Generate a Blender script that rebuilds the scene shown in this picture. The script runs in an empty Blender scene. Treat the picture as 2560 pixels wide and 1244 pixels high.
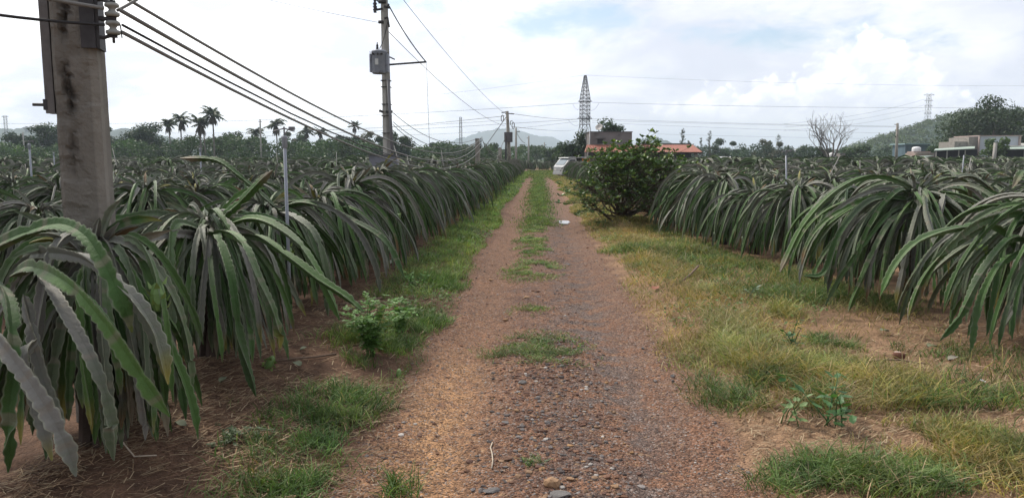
import bpy, math, random
import numpy as np
from mathutils import Vector, Euler, Matrix
R_ = math.radians
C = bpy.context.scene.collection
rng = np.random.default_rng(7)
random.seed(7)

# ---------------------------------------------------------------- camera
F, CX, CY = 1900.0, 1280.0, 622.0          # focal length and centre in photo pixels
H, PITCH, YAW = 1.7, R_(6.8), R_(1.96)
cam = bpy.data.cameras.new("camera"); cam.sensor_width = 36; cam.lens = 36 * F / 2560
cam.clip_start = 0.05; cam.clip_end = 20000
co = bpy.data.objects.new("camera", cam); C.objects.link(co)
co.location = (0, 0, H); co.rotation_euler = (R_(90) - PITCH, 0, YAW)
bpy.context.scene.camera = co
sc = bpy.context.scene

def ray(px, py):
    u, v = px - CX, py - CY
    fw = F * math.cos(PITCH) - v * math.sin(PITCH)
    dn = F * math.sin(PITCH) + v * math.cos(PITCH)
    return u / fw, -dn / fw

def at(px, py, d):
    """world point seen at photo pixel (px, py) at horizontal distance d ahead"""
    a, b = ray(px, py)
    xc = a * d
    return np.array((xc * math.cos(YAW) - d * math.sin(YAW), xc * math.sin(YAW) + d * math.cos(YAW), H + b * d))

def gat(px, py, z=0.0):
    a, b = ray(px, py)
    return at(px, py, (z - H) / b)

def azel(px, py):
    p = at(px, py, 1.0) - np.array((0, 0, H))
    return math.atan2(p[0], p[1]), math.atan2(p[2], math.hypot(p[0], p[1]))

# ---------------------------------------------------------------- sky, sun, exposure
sc.view_settings.view_transform = 'Standard'; sc.view_settings.look = 'None'
sc.view_settings.gamma = 1; sc.view_settings.exposure = 0.12
SUN_EL, SUN_AZ = R_(48), R_(-44)            # azimuth from +Y, negative = left
world = bpy.data.worlds.new("World"); sc.world = world; world.use_nodes = True

class NT:
    """small helper for node trees"""
    def __init__(s, tree): s.t = tree; s.n = tree.nodes; s.l = tree.links
    def new(s, typ, **kw):
        n = s.n.new(typ)
        for k, v in kw.items(): setattr(n, k, v)
        return n
    def put(s, sock, v):
        if isinstance(v, bpy.types.NodeSocket): s.l.new(v, sock)
        elif v is not None:
            if isinstance(v, (tuple, list)) and len(v) == 3 and len(sock.default_value) == 4: v = (*v, 1)
            sock.default_value = v
    def math(s, op, a, b=None, c=None, clamp=False):
        n = s.new('ShaderNodeMath', operation=op, use_clamp=clamp)
        for i, v in enumerate((a, b, c)):
            if v is not None: s.put(n.inputs[i], v)
        return n.outputs[0]
    def mix(s, f, a, b, mode='MIX'):
        n = s.new('ShaderNodeMix', data_type='RGBA', blend_type=mode)
        s.put(n.inputs[0], f); s.put(n.inputs[6], a); s.put(n.inputs[7], b)
        return n.outputs[2]
    def step(s, x, lo, hi):
        n = s.new('ShaderNodeMapRange', interpolation_type='SMOOTHSTEP')
        s.put(n.inputs[0], x); s.put(n.inputs[1], lo); s.put(n.inputs[2], hi); s.put(n.inputs[3], 0.0); s.put(n.inputs[4], 1.0)
        return n.outputs[0]
    def noise(s, vec, scale, detail=4, rough=.55, dist=0.0):
        n = s.new('ShaderNodeTexNoise')
        s.put(n.inputs['Vector'], vec); s.put(n.inputs['Scale'], scale); s.put(n.inputs['Detail'], detail)
        s.put(n.inputs['Roughness'], rough); s.put(n.inputs['Distortion'], dist)
        return n.outputs[0]
    def voro(s, vec, scale, feature='F1', out=0, smooth=None):
        n = s.new('ShaderNodeTexVoronoi', feature=feature)
        s.put(n.inputs['Vector'], vec); s.put(n.inputs['Scale'], scale)
        if smooth is not None: s.put(n.inputs['Smoothness'], smooth)
        return n.outputs[out]
    def vec(s, x, y, z=0.0):
        n = s.new('ShaderNodeCombineXYZ')
        for i, v in enumerate((x, y, z)): s.put(n.inputs[i], v)
        return n.outputs[0]
    def sep(s, v):
        n = s.new('ShaderNodeSeparateXYZ'); s.put(n.inputs[0], v)
        return n.outputs

def build_world():
    w = NT(world.node_tree); w.n.clear()
    out = w.new('ShaderNodeOutputWorld')
    sky = w.new('ShaderNodeTexSky', sky_type='NISHITA', sun_disc=False, sun_elevation=SUN_EL, sun_rotation=SUN_AZ)
    sky.air_density = 1.0; sky.dust_density = 1.5; sky.ozone_density = 1.2
    bg = w.new('ShaderNodeBackground'); w.l.new(sky.outputs[0], bg.inputs[0]); bg.inputs[1].default_value = 0.15
    tc = w.new('ShaderNodeTexCoord')
    x, y, z = w.sep(tc.outputs['Generated'])
    az = w.math('ARCTAN2', x, y); el = w.math('ARCSINE', z)
    p = w.vec(w.math('MULTIPLY', az, 1.0), w.math('MULTIPLY', el, 2.2))
    big = w.noise(p, 5.0, 5, .55, .4)
    fine = w.noise(p, 16.0, 6, .6, .3)
    # openings in the cloud where blue shows
    gap = None
    for px, py, sx, sy, k in ((1010, 5, 150, 32, .6), (1440, 45, 150, 50, .7), (1950, 85, 210, 36, .7), (2290, 110, 150, 30, .4),
                              (1180, 195, 110, 40, .45), (340, 165, 90, 18, .45), (510, 195, 60, 14, .3), (1200, 60, 200, 25, .3)):
        a0, e0 = azel(px, py); a1, _ = azel(px + sx, py); _, e1 = azel(px, py - sy)
        u = w.math('DIVIDE', w.math('SUBTRACT', az, a0), a1 - a0)
        v = w.math('DIVIDE', w.math('SUBTRACT', el, e0), e1 - e0)
        r2 = w.math('ADD', w.math('MULTIPLY', u, u), w.math('MULTIPLY', v, v))
        g = w.math('MULTIPLY', w.math('EXPONENT', w.math('MULTIPLY', r2, -0.7)), k)
        gap = g if gap is None else w.math('ADD', gap, g)
    cover = w.math('SUBTRACT', 1.0, gap)
    cover = w.math('ADD', cover, w.math('MULTIPLY', w.math('SUBTRACT', fine, .5), 1.5))
    cover = w.step(cover, .1, .95)
    # overall cloud tone: white glare towards the sun, lavender grey away from it
    a_l, _ = azel(900, 200); a_r, _ = azel(1750, 200)
    side = w.step(az, a_l, a_r)
    elhi = w.step(el, R_(14), R_(50))
    side = w.math('MULTIPLY', side, w.math('SUBTRACT', 1.0, w.math('MULTIPLY', elhi, .5)))
    back = w.step(w.math('ABSOLUTE', w.math('ADD', az, .35)), R_(65), R_(120))
    white = w.mix(w.step(big, .38, .62), (1.0, 1.04, 1.16), (1.75, 1.73, 1.71))
    lav = w.mix(w.step(big, .35, .65), (.80, .84, .96), (1.08, 1.09, 1.16))
    tone = w.mix(side, white, lav)
    tone = w.mix(back, tone, (.54, .56, .62))  # unseen sky behind the camera, darkened to leave the plants backlit
    # the tall cumulus to the right
    fc = w.new('ShaderNodeFloatCurve')
    pts = [(1560, 330), (1700, 240), (1760, 215), (1850, 235), (1900, 185), (1990, 185), (2060, 130), (2110, 90), (2200, 45), (2250, 80), (2290, 130), (2400, 220), (2520, 330)]
    A0, _ = azel(1500, 200); A1, _ = azel(2620, 200)
    cur = fc.mapping.curves[0]
    vals = []
    for px, py in pts:
        a, e = azel(px, py); vals.append(((a - A0) / (A1 - A0), e / 0.25))
    cur.points[0].location = (0, 0.0); cur.points[1].location = (1, 0.0)
    for a, e in vals: cur.points.new(a, e)
    fc.mapping.update()
    w.put(fc.inputs[1], w.math('DIVIDE', w.math('SUBTRACT', az, A0), A1 - A0, clamp=True))
    top = w.math('MULTIPLY', fc.outputs[0], 0.25)
    pz = w.vec(az, w.math('MULTIPLY', el, 1.15))
    warp = w.noise(pz, 22.0, 4, .6)
    pz2 = w.vec(w.math('ADD', az, w.math('MULTIPLY', warp, .05)), w.math('ADD', w.math('MULTIPLY', el, 1.15), w.math('MULTIPLY', warp, .03)))
    b1 = w.voro(pz2, 34.0, 'SMOOTH_F1', smooth=.5); b2 = w.voro(pz2, 85.0, 'SMOOTH_F1', smooth=.4)
    bil = w.math('SUBTRACT', 1.0, w.math('ADD', w.math('MULTIPLY', b1, .75), w.math('MULTIPLY', b2, .45)))
    edge = w.math('ADD', w.math('SUBTRACT', top, el), w.math('MULTIPLY', w.math('SUBTRACT', bil, .45), .055))
    m = w.step(edge, -.004, .018)
    low = w.step(el, azel(1900, 345)[1], azel(1900, 190)[1])
    m = w.math('MULTIPLY', m, w.math('MULTIPLY_ADD', low, .8, .1))
    depth = w.step(edge, .0, .09)                      # inner folds are greyer than the rim
    soft = w.noise(pz2, 30.0, 6, .62)
    lum = w.math('ADD', w.math('MULTIPLY', w.step(bil, .2, .75), .55), w.math('MULTIPLY', w.step(soft, .3, .7), .45))
    lum = w.math('SUBTRACT', lum, w.math('MULTIPLY', depth, .25), clamp=True)
    cum = w.mix(lum, (1.0, 1.03, 1.12), (1.7, 1.66, 1.60))
    tone = w.mix(m, tone, cum)
    # small broken cumulus rim in the upper middle
    cover = w.math('MAXIMUM', cover, m)
    bg2 = w.new('ShaderNodeBackground'); w.l.new(tone, bg2.inputs[0]); bg2.inputs[1].default_value = 1.0
    ms = w.new('ShaderNodeMixShader'); w.l.new(cover, ms.inputs[0]); w.l.new(bg.outputs[0], ms.inputs[1]); w.l.new(bg2.outputs[0], ms.inputs[2])
    w.l.new(ms.outputs[0], out.inputs[0])
build_world()
sun = bpy.data.lights.new("sun", 'SUN'); sun.energy = 3.6; sun.angle = R_(10); sun.color = (1, .93, .82)
so = bpy.data.objects.new("sun", sun); C.objects.link(so)
so.rotation_euler = Vector((-math.sin(SUN_AZ) * math.cos(SUN_EL), -math.cos(SUN_AZ) * math.cos(SUN_EL), -math.sin(SUN_EL))).to_track_quat('-Z', 'Y').to_euler()
so.location = (-20, 15, 30)
try:
    sc.cycles.use_denoising = True; sc.cycles.volume_bounces = 1; sc.cycles.max_bounces = 8
    sc.cycles.transparent_max_bounces = 8
except Exception: pass

# ---------------------------------------------------------------- materials
MATS = {}
def M(name, col=(.5, .5, .5), rough=.8, spec=.25, n=0, amt=.3, n2=0, bump=0, bn=None, attr=False, transl=0, metal=0, dark=None, dk=(.55, .7)):
    """procedural material: base colour (or the mesh's own Col attribute) broken up by noise, optional stains and bump"""
    if name in MATS: return MATS[name]
    m = bpy.data.materials.new(name); m.use_nodes = True
    w = NT(m.node_tree); b = w.n['Principled BSDF']; out = w.n['Material Output']
    tc = w.new('ShaderNodeTexCoord').outputs['Object']
    if attr:
        a = w.new('ShaderNodeAttribute'); a.attribute_name = 'Col'; c = a.outputs[0]
    else:
        rgb = w.new('ShaderNodeRGB'); rgb.outputs[0].default_value = (*col, 1); c = rgb.outputs[0]
    if n:
        f = w.noise(tc, n, 5, .6)
        k = w.math('MULTIPLY_ADD', w.math('SUBTRACT', f, .5), amt * 3, 1.0)
        c = w.mix(1.0, c, w.vec(k, k, k), 'MULTIPLY')
    if dark is not None:
        c = w.mix(w.step(w.noise(tc, n2 or n * .4, 5, .65, .3), *dk), c, dark)
    w.put(b.inputs['Base Color'], c)
    b.inputs['Roughness'].default_value = rough; b.inputs['Specular IOR Level'].default_value = spec; b.inputs['Metallic'].default_value = metal
    if bump:
        bp = w.new('ShaderNodeBump'); bp.inputs['Strength'].default_value = bump; bp.inputs['Distance'].default_value = .02
        w.l.new(w.noise(tc, bn or n * 3, 6, .65), bp.inputs['Height']); w.l.new(bp.outputs[0], b.inputs['Normal'])
    if transl:
        t = w.new('ShaderNodeBsdfTranslucent'); w.put(t.inputs[0], w.mix(1.0, c, (1.1, 1.25, .6), 'MULTIPLY'))
        ms = w.new('ShaderNodeMixShader'); ms.inputs[0].default_value = transl
        w.l.new(b.outputs[0], ms.inputs[1]); w.l.new(t.outputs[0], ms.inputs[2]); w.l.new(ms.outputs[0], out.inputs[0])
    MATS[name] = m
    return m

# ---------------------------------------------------------------- mesh builder
def unit(v): v = np.asarray(v, float); return v / max(np.linalg.norm(v), 1e-9)
class MB:
    def __init__(s): s.V = []; s.F = {}; s.K = []; s.n = 0
    def add(s, v, faces, col=None):
        v = np.asarray(v, float).reshape(-1, 3)
        for fs in (faces if isinstance(faces, (list, tuple)) and len(faces) and isinstance(faces[0], np.ndarray) and faces[0].ndim == 2 else [faces]):
            if isinstance(fs, np.ndarray):
                s.F.setdefault(fs.shape[1], []).append(fs + s.n)
            else:
                for f in fs: s.F.setdefault(len(f), []).append(np.array([f]) + s.n)
        s.V.append(v)
        c = np.ones((len(v), 3)) * .5 if col is None else np.broadcast_to(np.asarray(col, float), (len(v), 3))
        s.K.append(c); s.n += len(v)
        return s
    def box(s, c, size, rot=None, col=None, taper=1.0):
        x, y, z = np.array(size) / 2
        v = np.array([(-x, -y, -z), (x, -y, -z), (x, y, -z), (-x, y, -z), (-x * taper, -y * taper, z), (x * taper, -y * taper, z), (x * taper, y * taper, z), (-x * taper, y * taper, z)])
        if rot is not None: v = v @ np.array(Euler(rot).to_matrix()).T
        return s.add(v + np.array(c), np.array([(0, 3, 2, 1), (4, 5, 6, 7), (0, 1, 5, 4), (1, 2, 6, 5), (2, 3, 7, 6), (3, 0, 4, 7)]), col)
    def tube(s, path, rad, k=6, col=None, cap=True):
        P = np.asarray(path, float); n = len(P); r = np.broadcast_to(np.asarray(rad, float), (n,))
        T = np.gradient(P, axis=0); T /= np.maximum(np.linalg.norm(T, axis=1, keepdims=True), 1e-9)
        ref = np.array((0, 0, 1.)) if abs(T[0][2]) < .9 else np.array((1., 0, 0))
        A = np.cross(T, ref); bad = np.linalg.norm(A, axis=1) < 1e-3; A[bad] = np.cross(T[bad], (0, 1., .1))
        A /= np.linalg.norm(A, axis=1, keepdims=True); B = np.cross(T, A)
        a = np.linspace(0, 2 * np.pi, k, endpoint=False)
        V = P[:, None] + r[:, None, None] * (np.cos(a)[None, :, None] * A[:, None] + np.sin(a)[None, :, None] * B[:, None])
        i = np.arange(n - 1)[:, None] * k; j = np.arange(k)[None]; j2 = (j + 1) % k
        Q = np.stack([i + j, i + j2, i + k + j2, i + k + j], -1).reshape(-1, 4)
        s.add(V.reshape(-1, 3), Q, col)
        if cap:
            b = s.n - n * k
            s.F.setdefault(k, []).append(np.array([list(range(b, b + k))[::-1], list(range(s.n - k, s.n))]))
        return s
    def bar(s, p, q, r, k=4, col=None): return s.tube([p, q], r, k, col)
    def lathe(s, prof, c=(0, 0, 0), k=16, rot=None, col=None):
        a = np.linspace(0, 2 * np.pi, k, endpoint=False); n = len(prof)
        V = np.array([(r * np.cos(t), r * np.sin(t), z) for r, z in prof for t in a])
        if rot is not None: V = V @ np.array(Euler(rot).to_matrix()).T
        i = np.arange(n - 1)[:, None] * k; j = np.arange(k)[None]; j2 = (j + 1) % k
        Q = np.stack([i + j, i + j2, i + k + j2, i + k + j], -1).reshape(-1, 4)
        s.add(V + np.array(c), Q, col); b = s.n - n * k
        s.F.setdefault(k, []).append(np.array([list(range(b, b + k))[::-1], list(range(s.n - k, s.n))]))
        return s
    def grid(s, P, col=None):
        """P: (a, b, 3) array of points"""
        a, b = P.shape[:2]
        i = np.arange(a - 1)[:, None] * b; j = np.arange(b - 1)[None]
        Q = np.stack([i + j, i + j + 1, i + b + j + 1, i + b + j], -1).reshape(-1, 4)
        return s.add(P.reshape(-1, 3), Q, col)
    def rock(s, c, size, seed=0, col=None, sub=2, jag=.25, flat=0):
        import bmesh
        bm = bmesh.new(); bmesh.ops.create_icosphere(bm, subdivisions=sub, radius=1)
        r = np.random.default_rng(seed); V = np.array([v.co[:] for v in bm.verts]); Fs = np.array([[v.index for v in f.verts] for f in bm.faces]); bm.free()
        for _ in range(9):                                     # cut flat facets
            nrm = unit(r.normal(size=3)); d = r.uniform(.45, .85)
            h = V @ nrm; V = V - np.where(h > d, h - d, 0)[:, None] * nrm
        V += r.normal(size=V.shape) * jag * .08
        return s.add(V * np.array(size) + np.array(c), Fs, col)
    def build(s, name, mat, parent=None, smooth=False, base=None):
        V = np.concatenate(s.V) if s.V else np.zeros((0, 3))
        if base is not None: V = V - np.asarray(base)
        me = bpy.data.meshes.new(name)
        idx, tot = [], []
        for k, fl in s.F.items():
            A = np.concatenate(fl); idx.append(A.ravel()); tot.append(np.full(len(A), k))
        idx = np.concatenate(idx).astype(np.int32); tot = np.concatenate(tot).astype(np.int32)
        st = np.concatenate([[0], np.cumsum(tot)[:-1]]).astype(np.int32)
        me.vertices.add(len(V)); me.vertices.foreach_set('co', V.astype(np.float32).ravel())
        me.loops.add(len(idx)); me.loops.foreach_set('vertex_index', idx)
        me.polygons.add(len(tot)); me.polygons.foreach_set('loop_start', st); me.polygons.foreach_set('loop_total', tot)
        me.polygons.foreach_set('use_smooth', np.full(len(tot), bool(smooth)))
        K = np.concatenate(s.K); at_ = me.color_attributes.new('Col', 'FLOAT_COLOR', 'POINT')
        at_.data.foreach_set('color', np.concatenate([K, np.ones((len(K), 1))], 1).astype(np.float32).ravel())
        me.update(calc_edges=True); me.validate()
        me.materials.append(mat)
        o = bpy.data.objects.new(name, me); C.objects.link(o)
        if parent is not None: o.parent = parent
        return o

def thing(name, label, cat, loc=(0, 0, 0), group=None, rz=0):
    o = bpy.data.objects.new(name, None); C.objects.link(o); o.empty_display_size = .2
    o.location = tuple(float(v) for v in loc); o.rotation_euler.z = rz
    return tag(o, label, cat, group)
def tag(o, label=None, cat=None, group=None, kind=None):
    if label: o['label'] = label
    if cat: o['category'] = cat
    if group: o['group'] = group
    if kind: o['kind'] = kind
    return o
# ---------------------------------------------------------------- ground
def vnoise(x, y, s, seed=0):
    """smooth value noise in 0..1"""
    x = np.asarray(x, float) * s + seed * 17.3; y = np.asarray(y, float) * s - seed * 9.1
    xi, yi = np.floor(x), np.floor(y); fx, fy = x - xi, y - yi
    fx, fy = fx * fx * (3 - 2 * fx), fy * fy * (3 - 2 * fy)
    def h(a, b):
        t = np.sin(a * 127.1 + b * 311.7 + seed * 74.7) * 43758.5453
        return t - np.floor(t)
    return (h(xi, yi) * (1 - fx) + h(xi + 1, yi) * fx) * (1 - fy) + (h(xi, yi + 1) * (1 - fx) + h(xi + 1, yi + 1) * fx) * fy
def sst(a, b, x): t = np.clip((np.asarray(x, float) - a) / (b - a), 0, 1); return t * t * (3 - 2 * t)
def road_mid(y): return .08 + .0 * np.asarray(y, float)
def right_foot(y): return np.interp(y, [0, 6.5, 9.3, 15, 22, 60, 100], [4.0, 3.9, 3.7, 2.85, 2.6, 2.36, 2.2])
def hfun(x, y):
    x = np.asarray(x, float); y = np.asarray(y, float)
    h = .05 * (vnoise(x, y, .45, 1) - .5) + .03 * (vnoise(x, y, 1.3, 2) - .5) + .012 * (vnoise(x, y, 5, 3) - .5) + .008 * (vnoise(x, y, 13, 4) - .5)
    h = h - .05 * np.exp(-((x + .52) / .26) ** 2) - .05 * np.exp(-((x - .66) / .28) ** 2)
    h = h + .05 * sst(1.05, 1.6, np.abs(x - .08)) + .09 * np.exp(-((x + 2.45) / .45) ** 2)
    return h * (1 - sst(60, 140, np.hypot(x, y)))

def earth():
    m = bpy.data.materials.new('earth'); m.use_nodes = True
    w = NT(m.node_tree); b = w.n['Principled BSDF']
    tc = w.new('ShaderNodeTexCoord').outputs['Object']
    x, y, z = w.sep(tc)
    p = w.vec(x, y, 0)
    nb = w.noise(p, .9, 4, .6); nm = w.noise(p, 3.2, 5, .65); nf = w.noise(p, 14, 4, .6)
    def gauss(v, c, s): d = w.math('DIVIDE', w.math('SUBTRACT', v, c), s); return w.math('EXPONENT', w.math('MULTIPLY', w.math('MULTIPLY', d, d), -1.0))
    # road: red-brown laterite gravel, grey crushed stone in the right track, loose orange sand in the left one
    road = w.mix(w.step(nm, .38, .60), (.182, .098, .062), (.108, .061, .045))
    road = w.mix(w.math('MULTIPLY', w.step(nb, .35, .7), .5), road, (.195, .104, .064))
    grey = w.math('MULTIPLY', gauss(x, .5, .38), w.step(nm, .42, .54)); grey = w.math('MULTIPLY', grey, w.step(nb, .34, .52))
    road = w.mix(w.math('MULTIPLY', grey, .65), road, (.112, .098, .093))
    sand = w.math('MULTIPLY', gauss(x, -.66, .28), w.math('SUBTRACT', 1.0, w.math('MULTIPLY', w.step(y, 5.2, 7.5), .8)))
    sand = w.math('MULTIPLY', sand, w.step(w.math('ADD', w.math('MULTIPLY', nm, .6), w.math('MULTIPLY', nf, .4)), .34, .56))
    road = w.mix(w.math('MULTIPLY', sand, .9), road, (.36, .205, .105))
    sand2 = w.math('MULTIPLY', gauss(x, 1.02, .25), w.step(nm, .42, .66))
    road = w.mix(w.math('MULTIPLY', sand2, .5), road, (.26, .155, .095))
    road = w.mix(w.math('MULTIPLY', w.step(y, 9, 30), .35), road, (.205, .117, .075))
    # beds: damp red-brown loam on the left, pale sandy soil on the right
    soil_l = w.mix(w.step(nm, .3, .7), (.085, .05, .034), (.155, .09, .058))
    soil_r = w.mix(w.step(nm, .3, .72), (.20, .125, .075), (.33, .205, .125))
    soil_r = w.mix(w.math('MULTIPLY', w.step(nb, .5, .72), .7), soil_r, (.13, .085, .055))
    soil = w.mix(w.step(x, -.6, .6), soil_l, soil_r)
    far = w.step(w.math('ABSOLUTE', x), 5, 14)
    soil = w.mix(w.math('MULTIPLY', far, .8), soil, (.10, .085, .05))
    far2 = w.step(w.math('MAXIMUM', w.math('ABSOLUTE', x), w.math('ABSOLUTE', y)), 100, 170)
    soil = w.mix(far2, soil, w.mix(w.step(w.noise(p, .02, 5), .4, .6), (.045, .07, .028), (.07, .08, .04)))
    wob = w.math('MULTIPLY', w.math('SUBTRACT', w.noise(p, 1.6, 4, .6), .5), .7)
    ax = w.math('ADD', w.math('ABSOLUTE', w.math('SUBTRACT', x, .08)), wob)
    onroad = w.math('SUBTRACT', 1.0, w.step(ax, .95, 1.25))
    onroad = w.math('MULTIPLY', onroad, w.math('SUBTRACT', 1.0, w.step(y, 85, 95)))
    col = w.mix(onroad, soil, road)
    # stones: one random tone per cell, at two sizes
    pw = w.vec(w.math('ADD', x, w.math('MULTIPLY', nf, .03)), w.math('ADD', y, w.math('MULTIPLY', nm, .05)), 0)
    def cells(scale):
        n = w.new('ShaderNodeTexVoronoi'); w.put(n.inputs['Vector'], pw); n.inputs['Scale'].default_value = scale
        r, g, bb = w.sep(n.outputs[1]); return n.outputs[0], r, g, bb
    d1, r1, g1, b1 = cells(95); d2, r2, g2, b2 = cells(42)
    k = w.math('MULTIPLY_ADD', w.math('SUBTRACT', r1, .5), w.math('MULTIPLY_ADD', onroad, .85, .4), 1.0)
    col = w.mix(1.0, col, w.vec(k, k, k), 'MULTIPLY')
    col = w.mix(w.math('MULTIPLY', w.math('MULTIPLY', w.step(g1, .9, .94), onroad), .7), col, (.30, .27, .25))
    col = w.mix(w.math('MULTIPLY', w.math('MULTIPLY', w.step(g2, .92, .95), onroad), .6), col, w.mix(b2, (.36, .23, .13), (.13, .10, .10)))
    col = w.mix(w.math('MULTIPLY', w.math('MULTIPLY', w.step(b1, .9, .92), onroad), .8), col, (.07, .055, .05))
    k2 = w.math('MULTIPLY_ADD', w.math('SUBTRACT', nf, .5), .9, 1.0)
    col = w.mix(1.0, col, w.vec(k2, k2, k2), 'MULTIPLY')
    w.put(b.inputs['Base Color'], col)
    b.inputs['Roughness'].default_value = .92; b.inputs['Specular IOR Level'].default_value = .15
    hgt = w.math('ADD', w.math('MULTIPLY', w.math('SUBTRACT', .6, d1), .5), w.math('MULTIPLY', w.math('SUBTRACT', .6, d2), .7))
    hgt = w.math('ADD', hgt, w.math('MULTIPLY', nf, .9))
    bp = w.new('ShaderNodeBump'); bp.inputs['Strength'].default_value = .9; bp.inputs['Distance'].default_value = .018
    w.l.new(hgt, bp.inputs['Height']); w.l.new(bp.outputs[0], b.inputs['Normal'])
    return m
EARTH = earth()

def build_ground():
    xs = np.concatenate([np.arange(-3.2, 4.81, .06)]); g = []
    v, s = 4.86, .08
    while v < 9000: g.append(v); s *= 1.16; v += s
    g2 = [-x + 1.6 for x in g]; xs = np.concatenate([g2[::-1], xs, g])
    ys = [2.2]; s = .05
    while ys[-1] < 9000: ys.append(ys[-1] + s); s *= (1.012 if ys[-1] < 60 else 1.12)
    b = [2.2]; s = .1
    while b[-1] > -400: b.append(b[-1] - s); s *= 1.3
    ys = np.array(b[:0:-1] + ys)
    X, Y = np.meshgrid(xs, ys); Z = hfun(X, Y)
    P = np.stack([X, Y, Z], -1); a, bb = X.shape
    i = np.arange(a - 1)[:, None] * bb; j = np.arange(bb - 1)[None]
    Q = np.stack([i + j, i + j + 1, i + bb + j + 1, i + bb + j], -1).reshape(-1, 4)
    cen = P.reshape(-1, 3)[Q].mean(1)
    edge = np.abs(cen[:, 0] - .08) + (vnoise(cen[:, 0], cen[:, 1], 1.6, 8) - .5) * .35
    on = (edge < 1.13) & (cen[:, 1] > -20) & (cen[:, 1] < 92)
    for name, sel in (('dirt_road', on), ('ground', ~on)):
        q = Q[sel]; u, inv = np.unique(q, return_inverse=True)
        o = MB().add(P.reshape(-1, 3)[u], inv.reshape(-1, 4)).build(name, EARTH, smooth=True)
        o['kind'] = 'structure'
build_ground()

# puddle in the right wheel track
pc = gat(1410, 553); mb = MB(); t = np.linspace(0, 2 * np.pi, 40, endpoint=False)
rr = 1 + .12 * np.sin(3 * t + .4) + .08 * np.sin(5 * t + 2) + .05 * np.sin(9 * t)
zp = float(hfun(pc[0], pc[1])) + .014
mb.add(np.stack([pc[0] + .17 * rr * np.sign(np.cos(t)) * np.abs(np.cos(t)) ** .7, pc[1] + .55 * rr * np.sin(t), np.full(40, zp)], 1), [tuple(range(40))])
mw = bpy.data.materials.new('water'); mw.use_nodes = True; b_ = mw.node_tree.nodes['Principled BSDF']
b_.inputs['Base Color'].default_value = (.16, .12, .09, 1); b_.inputs['Roughness'].default_value = .03; b_.inputs['IOR'].default_value = 1.6
tag(mb.build('puddle', mw), kind='structure')

# ---------------------------------------------------------------- loose stones
def build_gravel():
    import bmesh
    bm = bmesh.new(); bmesh.ops.create_icosphere(bm, subdivisions=1, radius=1)
    V0 = np.array([v.co[:] for v in bm.verts]); F0 = np.array([[v.index for v in f.verts] for f in bm.faces]); bm.free()
    r = np.random.default_rng(3); N = 25000
    y = 3.0 * (26 / 3.0) ** r.random(N); x = r.uniform(-1.05, 1.25, N) + r.normal(0, .06, N); y[:2600] = r.uniform(3, 7, 2600); x[:2600] = r.normal(.1, .33, 2600)
    keep = r.random(N) < (.3 + .7 * np.exp(-((x - .15) / .35) ** 2)) * (1 - .6 * np.exp(-((x - .72) / .2) ** 2) - .5 * np.exp(-((x + .55) / .22) ** 2)) + .25 * (np.abs(x - .08) > .95); x, y = x[keep], y[keep]; N = len(x)
    s = np.exp(r.normal(-5.45, .5, N)) * (1 + y / 40); s = np.where((y < 7) & (np.abs(x - .1) < .5), s * r.uniform(.9, 2.0, N), s); s = np.clip(s, .0025, .019)
    pal = np.array([(.17, .092, .06), (.125, .07, .053), (.14, .125, .12), (.08, .066, .062), (.25, .16, .10), (.21, .19, .18), (.30, .175, .085), (.40, .37, .34)])
    col = pal[r.choice(8, N, p=[.27, .22, .17, .12, .09, .06, .04, .03])] * r.uniform(.75, 1.2, (N, 1))
    V = V0[None] * (1 + r.normal(0, .16, (N, len(V0), 1)))
    V = V * (s[:, None] * np.stack([r.uniform(.8, 1.5, N), r.uniform(.7, 1.2, N), r.uniform(.35, .8, N)], 1))[:, None]
    a = r.uniform(0, 6.28, N); ca, sa = np.cos(a)[:, None], np.sin(a)[:, None]
    V = np.stack([V[..., 0] * ca - V[..., 1] * sa, V[..., 0] * sa + V[..., 1] * ca, V[..., 2]], -1)
    V += np.stack([x, y, hfun(x, y) + s * .15], 1)[:, None]
    Fs = F0[None] + (np.arange(N) * len(V0))[:, None, None]
    o = MB().add(V.reshape(-1, 3), Fs.reshape(-1, 3), np.repeat(col, len(V0), 0)).build('gravel', M('gravel_stone', attr=True, rough=.9, n=60, amt=.2))
    tag(o, 'small loose red-brown and grey stones strewn over the dirt road', 'gravel', kind='stuff')
build_gravel()

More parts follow.
